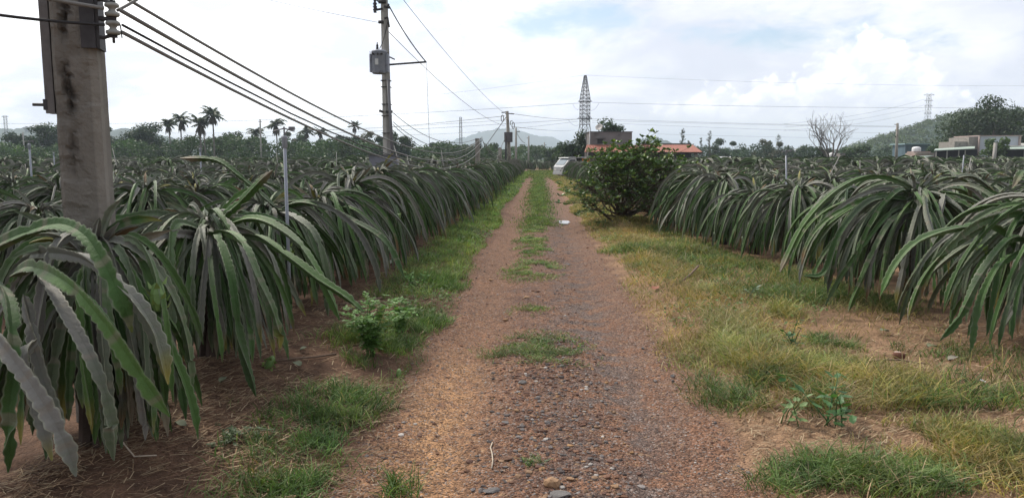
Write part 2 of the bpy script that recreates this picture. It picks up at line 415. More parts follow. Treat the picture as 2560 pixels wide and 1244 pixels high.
# ---------------------------------------------------------------- grass
def blades(x, y, h, w, col, lean=.45, seed=0, tipcol=1.15, tri=4):
    """one object's worth of bent grass blades at (x, y)"""
    r = np.random.default_rng(seed); N = len(x); z = hfun(x, y)
    az = r.uniform(0, 6.283, N); ln = np.abs(r.normal(lean, .3, N)); fa = r.uniform(0, 6.283, N)
    ts = np.array([0, .4, .75, 1.0]); wd = np.array([.8, 1, .65, .0])
    d = np.stack([np.cos(az), np.sin(az)], 1); s = np.stack([np.cos(fa), np.sin(fa)], 1)
    rows = []
    for t, ww in zip(ts, wd):
        out = h * ln * t ** 1.7; up = h * (t - .35 * np.clip(ln, 0, 1.6) * t ** 2.2)
        c = np.stack([x + d[:, 0] * out, y + d[:, 1] * out, z + np.maximum(up, .004)], 1)
        if ww > 0:
            o = np.concatenate([s * (w * ww * .5)[:, None], np.zeros((N, 1))], 1); rows += [c - o, c + o]
        else: rows.append(c)
    V = np.stack(rows, 1); base = (np.arange(N) * 7)[:, None]
    Q = np.concatenate([base + np.array([[0, 1, 3, 2]]), base + np.array([[2, 3, 5, 4]])]); T = base + np.array([[4, 5, 6]])
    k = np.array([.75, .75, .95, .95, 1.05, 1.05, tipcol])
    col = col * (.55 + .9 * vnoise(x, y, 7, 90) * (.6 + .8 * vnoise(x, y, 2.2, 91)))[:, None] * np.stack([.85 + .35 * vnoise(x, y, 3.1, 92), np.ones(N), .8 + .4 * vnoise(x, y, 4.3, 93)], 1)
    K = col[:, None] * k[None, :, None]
    return V.reshape(-1, 3), [Q, T], K.reshape(-1, 3)
G1, G2, G3 = np.array((.11, .18, .055)), np.array((.085, .135, .045)), np.array((.165, .225, .075))
Y1, Y2, Y3 = np.array((.33, .275, .10)), np.array((.225, .225, .08)), np.array((.36, .275, .15))
S1, S2, S3 = np.array((.24, .155, .09)), np.array((.145, .09, .056)), np.array((.34, .26, .165))
def pick(r, N, cols, p): return np.array(cols)[r.choice(len(cols), N, p=p)] * r.uniform(.7, 1.3, (N, 1))
GRASS, DRY, STRAW = MB(), MB(), MB()
def put(mb, x, y, hs, col, w0=.0055, lean=.45, seed=0, wk=9.0):
    h = hs; w = w0 * np.maximum(1, y / wk) * np.random.default_rng(seed + 5).uniform(.6, 1.4, len(x))
    mb.add(*blades(x, y, h, w, col, lean, seed))
def logy(r, a, b, N): return a * (b / a) ** r.random(N)
def build_grass():
    r = np.random.default_rng(11)
    # left verge
    N = 74000; y = logy(r, 6.6, 96, N); x = r.uniform(-2.35, -.75, N)
    inner = -1.02 + .35 * (vnoise(0 * y, y, .55, 21) - .5) * 1.6; outer = -1.95 - .25 * vnoise(0 * y, y, .8, 22) - .35 * sst(9, 6, y) * 0
    e = sst(0, .22, inner - x) * sst(-.1, .25, x - outer) * (.55 + .45 * sst(.3, .55, vnoise(x, y, 1.4, 23)))
    e *= np.where(y < 9, sst(.35, .6, vnoise(x, y, 1.1, 29)), 1)
    k = r.random(N) < e; x, y = x[k], y[k]; n = len(x)
    put(GRASS, x, y, r.uniform(.05, .15, n) * (.6 + .9 * vnoise(x, y, 1.2, 24)), pick(r, n, [G1, G2, G3, Y2], [.45, .1, .35, .1]) * 1.35, .0062, .7, 1)
    # tufts by the left edge of the road in the foreground (photo positions)
    for px, py, rx, ry, n, hh in ((850, 1040, .33, .42, 2100, .15), (790, 1110, .2, .22, 600, .12), (900, 1215, .30, .18, 1500, .14), (760, 1235, .34, .16, 1200, .12), (620, 1150, .16, .2, 260, .12),
                                  (930, 900, .22, .45, 1500, .13), (1060, 810, .28, .65, 2600, .13), (900, 860, .3, .5, 900, .16), (1010, 870, .2, .4, 700, .1), (1120, 715, .3, .8, 2500, .1), (680, 1070, .3, .3, 300, .1)):
        c = gat(px, py); q = r.normal(0, .48, (n, 2)); q = q[np.hypot(q[:, 0], q[:, 1]) < 1.1]
        xx, yy = c[0] + q[:, 0] * rx, c[1] + q[:, 1] * ry
        k = r.random(len(xx)) < sst(.25, .5, vnoise(xx, yy, 5, 31)); xx, yy = xx[k], yy[k]
        put(GRASS, xx, yy, r.uniform(.4, 1.1, len(xx)) * hh, pick(r, len(xx), [G1, G2, G3, S3], [.45, .3, .2, .05]), .006, .75, int(px))
    # strip between the wheel tracks
    for px, py, rx, ry, n, hh in ((1330, 868, .5, .55, 3000, .055), (1380, 895, .42, .3, 1200, .05), (1260, 890, .25, .25, 500, .05), (1330, 775, .28, .35, 900, .05), (1330, 672, .46, 1.2, 5200, .065), (1330, 625, .36, 1.0, 3200, .065),
                                  (1325, 598, .36, 1.0, 2800, .065), (1330, 572, .36, 1.2, 2800, .065), (1320, 1160, .09, .08, 130, .05)):
        c = gat(px, py); q = r.normal(0, .5, (n, 2)); q = q[np.hypot(q[:, 0], q[:, 1]) < 1.15]
        xx, yy = c[0] + q[:, 0] * rx, c[1] + q[:, 1] * ry
        k = r.random(len(xx)) < sst(.3, .6, vnoise(xx, yy, 4.5, 33)); xx, yy = xx[k], yy[k]
        put(GRASS, xx, yy, r.uniform(.5, 1.2, len(xx)) * hh, pick(r, len(xx), [G1, G2, G3, S3], [.45, .1, .35, .1]) * 1.1, .0055, 1.1, int(px + py))
    N = 20000; y = logy(r, 19, 92, N); x = r.normal(.0, .27, N)
    k = r.random(N) < .25 + .75 * sst(.2, .45, vnoise(x, y, .5, 34)); x, y = x[k], y[k]
    put(GRASS, x, y, r.uniform(.04, .1, len(x)), pick(r, len(x), [G1, G2, G3], [.5, .2, .3]), .006, .7, 3)
    N = 14000; y = r.uniform(62, 108, N); x = r.uniform(-1.4, 2.2, N)
    k = r.random(N) < sst(60, 88, y) * .8 + .2 * ((np.abs(x) > .9) | (y > 88)); x, y = x[k], y[k]
    put(GRASS, x, y, r.uniform(.05, .12, len(x)), pick(r, len(x), [G1, G2, Y2], [.5, .2, .3]), .008, .7, 4)
    # right verge: tall, yellowing
    N = 125000; y = logy(r, 4.9, 66, N); x = 1.0 + r.random(N) * (right_foot(y) + .25 - 1.0)
    inner = 1.17 + .30 * (vnoise(0 * y, y, .8, 41) - .5) * 1.6
    rel = (x - inner) / (right_foot(y) - inner)
    e = sst(-.02, .1, rel) * (.35 + .65 * sst(.3, .55, vnoise(x, y, 1.1, 42)))
    bare = sst(.5, .8, rel + .5 * (vnoise(x, y, .9, 43) - .5)) * (1 - sst(7.4, 9.2, y))     # sandy bare patch
    bush = np.exp(-((x - 2.2) / .6) ** 2 - ((y - 19.5) / 1.2) ** 2)
    for qx, qy, qr in ((2245, 912, .62), (2150, 880, .3), (2330, 930, .35), (2050, 805, .35), (2000, 815, .3)):
        c = gat(qx, qy); e = e * (1 - .96 * np.exp(-(((x - c[0]) / qr) ** 2 + ((y - c[1]) / qr / .9) ** 2) ** 2))
    e *= (1 - .93 * bare) * (1 - .7 * bush)
    k = r.random(N) < e; x, y, rel = x[k], y[k], rel[k]; n = len(x)
    yel = sst(.38, .62, vnoise(x, y, .55, 44) + .22 * (1 - np.clip(rel, 0, 1)) - .06 + .2 * sst(9.5, 7.5, y) - .25 * np.clip(rel - .6, 0, 1))
    col = np.where((r.random(n) < .12 + .75 * yel)[:, None], pick(r, n, [Y1, Y2, Y3], [.45, .3, .25]), pick(r, n, [G1, G2, Y2], [.4, .3, .3]))
    hh = r.uniform(.5, 1.2, n) * (.08 + .18 * sst(.0, .3, rel) * vnoise(x, y, 1.0, 45) + .10 * np.exp(-((x - 1.8) / .4) ** 2 - ((y - 6.8) / 1.2) ** 2))
    sel = yel > .5
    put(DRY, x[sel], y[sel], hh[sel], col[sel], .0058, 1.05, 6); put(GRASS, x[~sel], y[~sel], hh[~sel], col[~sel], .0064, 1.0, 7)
    k = r.random(n) < .05 * sst(4.9, 6, y); put(DRY, x[k], y[k], hh[k] * r.uniform(1.2, 1.9, k.sum()), pick(r, k.sum(), [Y3, S3, S1], [.4, .4, .2]), .0034, .6, 8)
    # grass at the feet of the right-hand row and scattered tufts on the sandy patch
    for px, py, rx, ry, n, hh, dry in ((2120, 880, .36, .28, 1500, .1, 0), (2080, 870, .2, .15, 500, .1, 0), (2150, 1215, .48, .26, 3000, .13, 0), (2030, 1190, .22, .25, 700, .1, 0), (2260, 1225, .25, .2, 700, .12, 0), (1980, 1000, .3, .4, 1300, .16, 0), (1830, 990, .3, .45, 1700, .13, 0),
                                       (2050, 950, .4, .5, 2200, .15, 1), (1900, 930, .35, .6, 2600, .2, 1), (2390, 1120, .4, .35, 2200, .12, 1), (2500, 1200, .4, .3, 1700, .12, 1), (2330, 1000, .35, .3, 420, .13, 0), (2480, 1010, .4, .3, 420, .12, 0),
                                       (2560, 1150, .3, .3, 800, .13, 1), (2400, 900, .5, .3, 700, .1, 0), (2230, 790, .25, .25, 500, .2, 0), (2010, 760, .5, .6, 1500, .2, 0), (2150, 760, .6, .5, 1400, .2, 0), (1950, 800, .3, .5, 700, .22, 1), (2300, 1170, .3, .3, 350, .1, 1), (2450, 940, .6, .3, 350, .12, 0)):
        c = gat(px, py); q = r.normal(0, .55, (n, 2)); q = q[np.hypot(q[:, 0], q[:, 1]) < 1.25]
        xx, yy = c[0] + q[:, 0] * rx, c[1] + q[:, 1] * ry
        k = r.random(len(xx)) < sst(.2, .5, vnoise(xx, yy, 4, 51)); xx, yy = xx[k], yy[k]; m = len(xx)
        put(DRY if dry else GRASS, xx, yy, r.uniform(.4, 1.2, m) * hh, pick(r, m, [Y1, Y2, G3, Y3], [.3, .4, .2, .1]) if dry else pick(r, m, [G1, G2, G3, S3], [.42, .26, .24, .08]), .006, .95, int(px))
    N = 5000; y = logy(r, 3.3, 9, N); x = r.uniform(1.35, 5, N); hc = gat(2245, 915); k = r.random(N) < .9 * sst(.45, .7, vnoise(x, y, 1.3, 55)) * (np.hypot(x - hc[0], y - hc[1]) > .4); x, y = x[k], y[k]
    put(DRY, x, y, r.uniform(.03, .12, len(x)), pick(r, len(x), [Y2, G2, S1, Y3], [.3, .3, .2, .2]), .005, .8, 56)
    # under the left row: a thin sprinkle of green
    N = 15000; y = logy(r, 3.3, 12, N); x = r.uniform(-2.2, -.9, N); k = r.random(N) < sst(.42, .68, vnoise(x, y, 1.5, 57)) * (.15 + .85 * sst(-1.9, -1.3, x)) * sst(-.9, -1.1, x + .15 * (vnoise(x, y, 3, 59) - .5)); x, y = x[k], y[k]
    put(GRASS, x, y, r.uniform(.03, .11, len(x)), pick(r, len(x), [G1, G2, G3, S1], [.4, .15, .35, .1]) * 1.1, .0055, 1.0, 58)
    # mown straw lying about
    for a0, b0, x0, x1, N, pw, sd in ((3.0, 9, -2.6, -.85, 13000, .55, 61), (3.0, 9.5, 1.25, 5.2, 17000, .45, 62), (7, 30, -2.3, -1.5, 5000, .4, 63)):
        y = logy(r, a0, b0, N); x = r.uniform(x0, x1, N); k = r.random(N) < .15 + .85 * sst(pw - .2, pw + .15, vnoise(x, y, 1.2, sd)); x, y = x[k], y[k]
        if x0 < 0: k = r.random(len(x)) < sst(-.8, -1.25, x + .25 * (vnoise(x, y, 2, 65) - .5)); x, y = x[k], y[k]
        n = len(x); L = r.uniform(.025, .10, n) * (1 + y / 25); a = r.normal(.5, .8, n); w = r.uniform(.0009, .0022, n) * (1 + y / 8)
        z = hfun(x, y) + r.uniform(.004, .02, n); dz = r.uniform(-.006, .02, n)
        dx, dy = np.cos(a) * L / 2, np.sin(a) * L / 2; sx, sy = -np.sin(a) * w, np.cos(a) * w
        V = np.stack([np.stack([x - dx - sx, y - dy - sy, z], 1), np.stack([x - dx + sx, y - dy + sy, z], 1), np.stack([x + dx + sx, y + dy + sy, z + dz], 1), np.stack([x + dx - sx, y + dy - sy, z + dz], 1)], 1)
        STRAW.add(V.reshape(-1, 3), (np.arange(n) * 4)[:, None] + np.arange(4)[None], np.repeat(pick(r, n, [S1, S2, S3], [.4, .35, .25]), 4, 0))
    # small broad-leaved weeds matted into the verges
    for y0, y1, N, side in ((6.6, 60, 9000, -1), (5, 30, 8000, 1)):
        y = logy(r, y0, y1, N); x = r.uniform(-1.95, -1.0, N) if side < 0 else r.uniform(1.3, 3.2, N)
        k = r.random(N) < sst(.5, .7, vnoise(x, y, 1.0, 71 + side)); x, y = x[k], y[k]; n = len(x)
        s = r.uniform(.008, .026, n) * np.maximum(1, y / 12); a = r.uniform(0, 6.28, n); z = hfun(x, y) + r.uniform(.02, .11, n)
        ux = np.stack([np.cos(a), np.sin(a), r.normal(0, .4, n)], 1); vx = np.stack([-np.sin(a), np.cos(a), r.normal(0, .4, n)], 1); c = np.stack([x, y, z], 1)
        V = np.stack([c - ux * s[:, None], c - vx * s[:, None] * .6, c + ux * s[:, None], c + vx * s[:, None] * .6], 1)
        GRASS.add(V.reshape(-1, 3), (np.arange(n) * 4)[:, None] + np.arange(4)[None], np.repeat(pick(r, n, [G1, G2, G3], [.4, .4, .2]), 4, 0))
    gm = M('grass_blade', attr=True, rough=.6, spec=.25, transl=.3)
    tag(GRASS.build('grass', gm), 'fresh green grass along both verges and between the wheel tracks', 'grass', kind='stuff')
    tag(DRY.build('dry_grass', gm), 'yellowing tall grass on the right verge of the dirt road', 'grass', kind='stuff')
    tag(STRAW.build('straw', M('straw', attr=True, rough=.8)), 'brown mown straw lying on the bare soil beside the rows', 'straw', kind='stuff')
build_grass()
# ---------------------------------------------------------------- dragon fruit plants
GREEN_A, GREEN_B, GREY_A, GREY_B = np.array((.040, .092, .024)), np.array((.078, .148, .038)), np.array((.235, .225, .205)), np.array((.125, .128, .112))
RIM = np.array((.27, .28, .21))
def stem_path(start, az, phi0, phi1, L, n, p=1.2, drift=0.0, zmin=.06, wob=0.0, r=None):
    s = np.linspace(0, 1, n); ph = phi0 + (phi1 - phi0) * s ** p; a = az + drift * s
    if wob and r is not None: a = a + wob * np.sin(s * r.uniform(3, 7) + r.uniform(0, 6)); ph = ph + wob * .5 * np.sin(s * r.uniform(3, 8) + r.uniform(0, 6))
    d = np.stack([np.cos(ph) * np.cos(a), np.cos(ph) * np.sin(a), np.sin(ph)], 1)
    P = np.asarray(start) + np.concatenate([[np.zeros(3)], np.cumsum((d[1:] + d[:-1]) / 2 * L / (n - 1), 0)])
    ok = np.argmax(P[:, 2] < zmin) if (P[:, 2] < zmin).any() else n
    return P[:max(ok, 3)]
def add_stem(mb, P, R, r, dry, twist=None, scallop=.3, per=.05, col=None, fine=True):
    """three-winged, scalloped, jointed cactus stem along P"""
    n = len(P)
    T = np.gradient(P, axis=0); T /= np.maximum(np.linalg.norm(T, axis=1, keepdims=True), 1e-9)
    S = np.cross(T, (0, 0, 1.)); S[np.linalg.norm(S, axis=1) < .05] = (1, 0, 0); S /= np.linalg.norm(S, axis=1, keepdims=True)
    for i in range(1, n):
        if S[i] @ S[i - 1] < 0: S[i] = -S[i]
    U = np.cross(S, T)
    arc = np.concatenate([[0], np.cumsum(np.linalg.norm(np.diff(P, axis=0), axis=1))]); L = arc[-1]; t = arc / max(L, 1e-6)
    tw = r.uniform(0, 6.28) + r.normal(0, .9) * t if twist is None else twist + .3 * t
    tap = np.clip(np.minimum(.45 + t * 6, 1) * np.minimum(1, (1 - t) * L / .12 + .12), .1, 1)
    jl = r.uniform(.45, .9); jo = r.uniform(0, jl); jd = np.abs(((arc + jo) % jl) - jl / 2); tap = tap * (1 - .42 * np.exp(-((jl / 2 - jd) / .025) ** 2))
    g = (GREEN_A + (GREEN_B - GREEN_A) * r.random()) * r.uniform(.8, 1.15); gr = (GREY_A + (GREY_B - GREY_A) * r.random()) * r.uniform(.8, 1.1)
    f0, f1 = r.uniform(2, 5), r.uniform(0, 6)
    dd = np.clip(dry + .35 * (.5 - t) + .25 * np.sin(arc * f0 + f1) + r.normal(0, .05, n), 0, 1)[:, None]
    base = g * (1 - dd) + gr * dd if col is None else np.broadcast_to(np.asarray(col), (n, 3))
    if col is None:                                             # yellowed or browned tip, scars along the stem
        tipc = np.array([(.22, .20, .05), (.16, .10, .05), (.20, .17, .12)][r.integers(3)]); q = (np.clip((arc - L + r.uniform(.03, .3)) / .12, 0, 1) * (r.random() < .45))[:, None]; base = base * (1 - q) + tipc * q
        sc = (np.sin(arc * r.uniform(18, 40) + f1) > r.uniform(.86, 1.3))[:, None]; base = np.where(sc, base * .5 + np.array((.20, .17, .13)) * .5, base)
    rim = base * .38 + RIM * .62 * (.8 + .4 * dd)
    m = 12 if fine else 6
    rings = np.zeros((n, m, 3)); K = np.zeros((n, m, 3)); w = m // 3
    for k in range(3):
        q = r.random(); saw = ((arc / per + q) % 1.0); rt = R * tap * (1 - scallop * np.abs(saw - .35) * 1.3) * (1 + .12 * np.sin(arc * 9 + k * 2 + f1))
        if k == 2: rt = rt * .8
        a = tw + k * 2.094; D = np.cos(a)[:, None] * S + np.sin(a)[:, None] * U; E = -np.sin(a)[:, None] * S + np.cos(a)[:, None] * U
        rv = R * .21 * tap; a2 = a + 1.047
        rings[:, w * k] = P + rt[:, None] * D
        vi = w * k + w // 2; rings[:, vi] = P + rv[:, None] * (np.cos(a2)[:, None] * S + np.sin(a2)[:, None] * U)
        K[:, w * k] = rim if fine else base * .72 + rim * .28; K[:, vi] = base * .95  # pale corky rim; valleys slightly darkened, shade put into the colour
        if fine:
            th = (R * .085 * tap)[:, None]; rf = (rt * .80)[:, None]
            rings[:, w * k + 1] = P + rf * D + th * E; rings[:, (w * k - 1) % m] = P + rf * D - th * E
            K[:, w * k + 1] = base; K[:, (w * k - 1) % m] = base
    i = np.arange(n - 1)[:, None] * m; j = np.arange(m)[None]; j2 = (j + 1) % m
    Q = np.stack([i + j, i + j2, i + m + j2, i + m + j], -1).reshape(-1, 4)
    mb.add(rings.reshape(-1, m and 3), Q, K.reshape(-1, 3))
    mb.F.setdefault(m, []).append(np.array([list(range(mb.n - m, mb.n))]))
def add_flat_stem(mb, P, R, r, dry):
    """the same stem for plants far away: two crossed scalloped wings"""
    n = len(P); T = np.gradient(P, axis=0); T /= np.maximum(np.linalg.norm(T, axis=1, keepdims=True), 1e-9)
    S = np.cross(T, (0, 0, 1.)); S[np.linalg.norm(S, axis=1) < .05] = (1, 0, 0); S /= np.linalg.norm(S, axis=1, keepdims=True); U = np.cross(S, T)
    t = np.linspace(0, 1, n); tap = np.clip(np.minimum(.5 + t * 4, 1) * np.minimum(1, (1 - t) * 6 + .1), .1, 1); a = r.uniform(0, 3.14)
    g = (GREEN_A + (GREEN_B - GREEN_A) * r.random()) * r.uniform(.8, 1.15); gr = GREY_A * r.uniform(.75, 1.1)
    dd = np.clip(dry + .3 * (.5 - t) + r.normal(0, .08, n), 0, 1)[:, None]; base = g * (1 - dd) + gr * dd; rim = base * .68 + RIM * .32
    for ph in (a, a + 1.57):
        o = (np.cos(ph) * S + np.sin(ph) * U) * (R * tap * (1 + .2 * np.where(np.arange(n) % 2, 1, -1)))[:, None]
        V = np.stack([P - o, P, P + o], 1); mb.grid(V, np.stack([rim, base, rim], 1).reshape(-1, 3))
def plant_stems(seed, n, step, R, fine=True, hmax=1.06, reach=1.0, erect=2, lo=.05, squash=.88):
    """green and dusty grey stems of one plant, arching from the head of its post and hanging to the ground"""
    r = np.random.default_rng(seed); g, d = MB(), MB(); tips = []; erect = min(erect, int(r.random() < .4))
    for i in range(n):
        az = 6.283 * (i * .618034 + r.normal(0, .05)); u = r.random(); az += .5 * math.sin(az * 2 + seed) + .3 * math.sin(az * 5 + seed * 2)
        r0 = r.uniform(.04, .30); z0 = hmax - .30 * r.random() * (.4 + r0 * 2) - .12 * (u > .6)
        if i < erect: ph0, ph1, L, p = R_(r.uniform(55, 80)), R_(r.uniform(-30, 15)), r.uniform(.45, .75), 1.4
        elif u < .34: ph0, ph1, L, p = R_(r.uniform(0, 44)), R_(r.uniform(-92, -76)), r.uniform(1.2, 1.85) * reach, r.uniform(.42, .85)
        elif u < .66: ph0, ph1, L, p = R_(r.uniform(-5, 26)), R_(r.uniform(-92, -80)), r.uniform(1.05, 1.6) * reach, r.uniform(.34, .62)
        else: ph0, ph1, L, p = R_(r.uniform(-40, 5)), R_(r.uniform(-93, -85)), r.uniform(.8, 1.35), r.uniform(.35, .6)
        P = stem_path((r0 * math.cos(az), r0 * math.sin(az), z0), az, ph0, ph1, L, max(8, int(L / step)), p, r.normal(0, .5), lo + r.uniform(0, .22), .19, r)
        P[:, :2] *= squash if i >= erect else 1
        dry = np.clip(r.normal(.12, .16) if r.random() < .66 else r.uniform(.6, 1.0), 0, 1)
        if i < erect: dry = 0
        m = d if dry > .5 else g
        RR = R * r.uniform(.75, 1.2)
        if fine: add_stem(m, P, RR, r, dry, per=.055 if step < .03 else step * 2.2, fine=step < .03)
        else: add_flat_stem(m, P, RR, r, dry)
        tips.append((P[-1], P[len(P) // 2], u))
    # old cut stubs on the head
    for i in range(int(n * .12)):
        az = r.uniform(0, 6.283); L = r.uniform(.12, .35)
        P = stem_path((.08 * math.cos(az), .08 * math.sin(az), hmax - .05), az, R_(r.uniform(10, 85)), R_(r.uniform(-40, 40)), L, max(5, int(L / step)), 1, 0)
        (add_stem if fine else add_flat_stem)(d, P, R * .9, r, r.uniform(.6, 1))
    return g, d, tips
STEM_M = lambda: M('cactus_stem', attr=True, rough=.58, spec=.22, n=22, amt=.16, bump=.35, bn=60)
POST_M = lambda: M('old_post', (.075, .055, .045), rough=.95, n=9, amt=.35, bump=.8, bn=30)
def post_mesh(seed, h=.9):
    r = np.random.default_rng(seed); mb = MB()
    for k in range(5):                                          # old woody stems grown around the post
        a = k * 1.257; z = np.linspace(-.1, h, 9); mb.tube(np.stack([np.cos(a + z * .5) * .075 + r.normal(0, .006, 9), np.sin(a + z * .5) * .075 + r.normal(0, .006, 9), z], 1), r.uniform(.03, .045, 9), 6)
    return mb.box((0, 0, h / 2 - .05), (.11, .11, h + .1))
def fruit_mesh(P, r, s=1.0):
    mb = MB(); c = np.asarray(P); mb.lathe([(.006 * s, .06 * s), (.022 * s, .04 * s), (.032 * s, 0), (.027 * s, -.04 * s), (.010 * s, -.065 * s)], c, 8, (r.normal(0, .5), r.normal(0, .5), 0), (.13, .22, .06))
    for k in range(12):
        a = k * 2.4; z = -.05 + .1 * k / 12; q = .034 * s; d = np.array((math.cos(a), math.sin(a), 0.))
        b = c + d * q + np.array((0, 0, z * s)); e = np.cross(d, (0, 0, 1.)) * .012 * s
        mb.add(np.array([b - e, b + e, b + d * .022 * s + np.array((0, 0, .03 * s))]), [(0, 1, 2)], (.20, .30, .08))
    return mb
FRUIT_M = lambda: M('green_fruit', attr=True, rough=.45, spec=.4)

def make_plant(seed, n, step, R, fine, kind, extra=None, hmax=1.06, nf=0, **kw):
    """prototype meshes of one plant: list of (part name, mesh)"""
    g, d, tips = plant_stems(seed, n, step, R, fine, hmax, **kw); r = np.random.default_rng(seed + 99)
    out = [('green_stems', g, STEM_M()), ('dusty_stems', d, STEM_M())]
    if extra: extra(g, d, r)
    if kind != 'far': out.append(('post', post_mesh(seed), POST_M()))
    cand = [t for t in tips if t[2] < .7]
    for k in range(nf):
        t = cand[(k * 7 + 3) % len(cand)]; out.append(('fruit', fruit_mesh(t[0] * .3 + t[1] * .7 + np.array((0, 0, .05)), r, 1.25), FRUIT_M()))
    return out
def realize(parts, root, cache):
    """first use builds the part meshes; later uses copy the objects so they share mesh data"""
    if cache.get('objs') is None:
        cache['objs'] = [mb.build(nm, m, root, smooth=False) for nm, mb, m in parts]
    else:
        for o in cache['objs']:
            c = o.copy(); C.objects.link(c); c.parent = root
PROTO = {}
def proto(kind, i):
    k = (kind, i)
    if k not in PROTO:
        if kind == 'near': PROTO[k] = (make_plant(100 + i, 180, .021, .0285, True, kind, nf=3, reach=.97), {})
        elif kind == 'mid': PROTO[k] = (make_plant(200 + i, 175, .060, .029, True, kind, nf=2, squash=.95), {})
        else: PROTO[k] = (make_plant(300 + i, 125, .10, .033, False, 'far', squash=.95), {})
    return PROTO[k]
def place_plant(x, y, label, group, kind, i, s=1.0, rz=None, parts=None):
    z = float(hfun(x, y))
    t = thing('dragon_fruit_plant', label, 'dragon fruit plant', (x, y, z), group, random.uniform(0, 6.28) if rz is None else rz)
    if parts is None: t.scale = (s * .97, s * .97, s * random.uniform(1.06, 1.2))
    if parts is not None: realize(parts, t, {})
    else:
        pp, cache = proto(kind, i); realize(pp, t, cache)
    return t
def local_path(pts, base):
    """smooth curve through (px, py, distance) photo points, in the plant's own space"""
    W = np.array([at(*p) for p in pts]) - np.array(base); n = 90; m = len(W); t = np.linspace(0, m - 1, n); P = np.zeros((n, 3))
    Wp = np.vstack([2 * W[0] - W[1], W, 2 * W[-1] - W[-2]])
    for k, tt in enumerate(t):
        i = min(int(tt), m - 2); f = tt - i; a, b, c, d = Wp[i:i + 4]
        P[k] = .5 * (2 * b + (c - a) * f + (2 * a - 5 * b + 4 * c - d) * f * f + (3 * b - a - 3 * c + d) * f ** 3)
    return P
def hero(paths, base):
    def f(g, d, r):
        for pts, R, dry in paths: add_stem(d if dry > .5 else g, local_path(pts, base), R * .82, r, dry, per=.05)
    return f

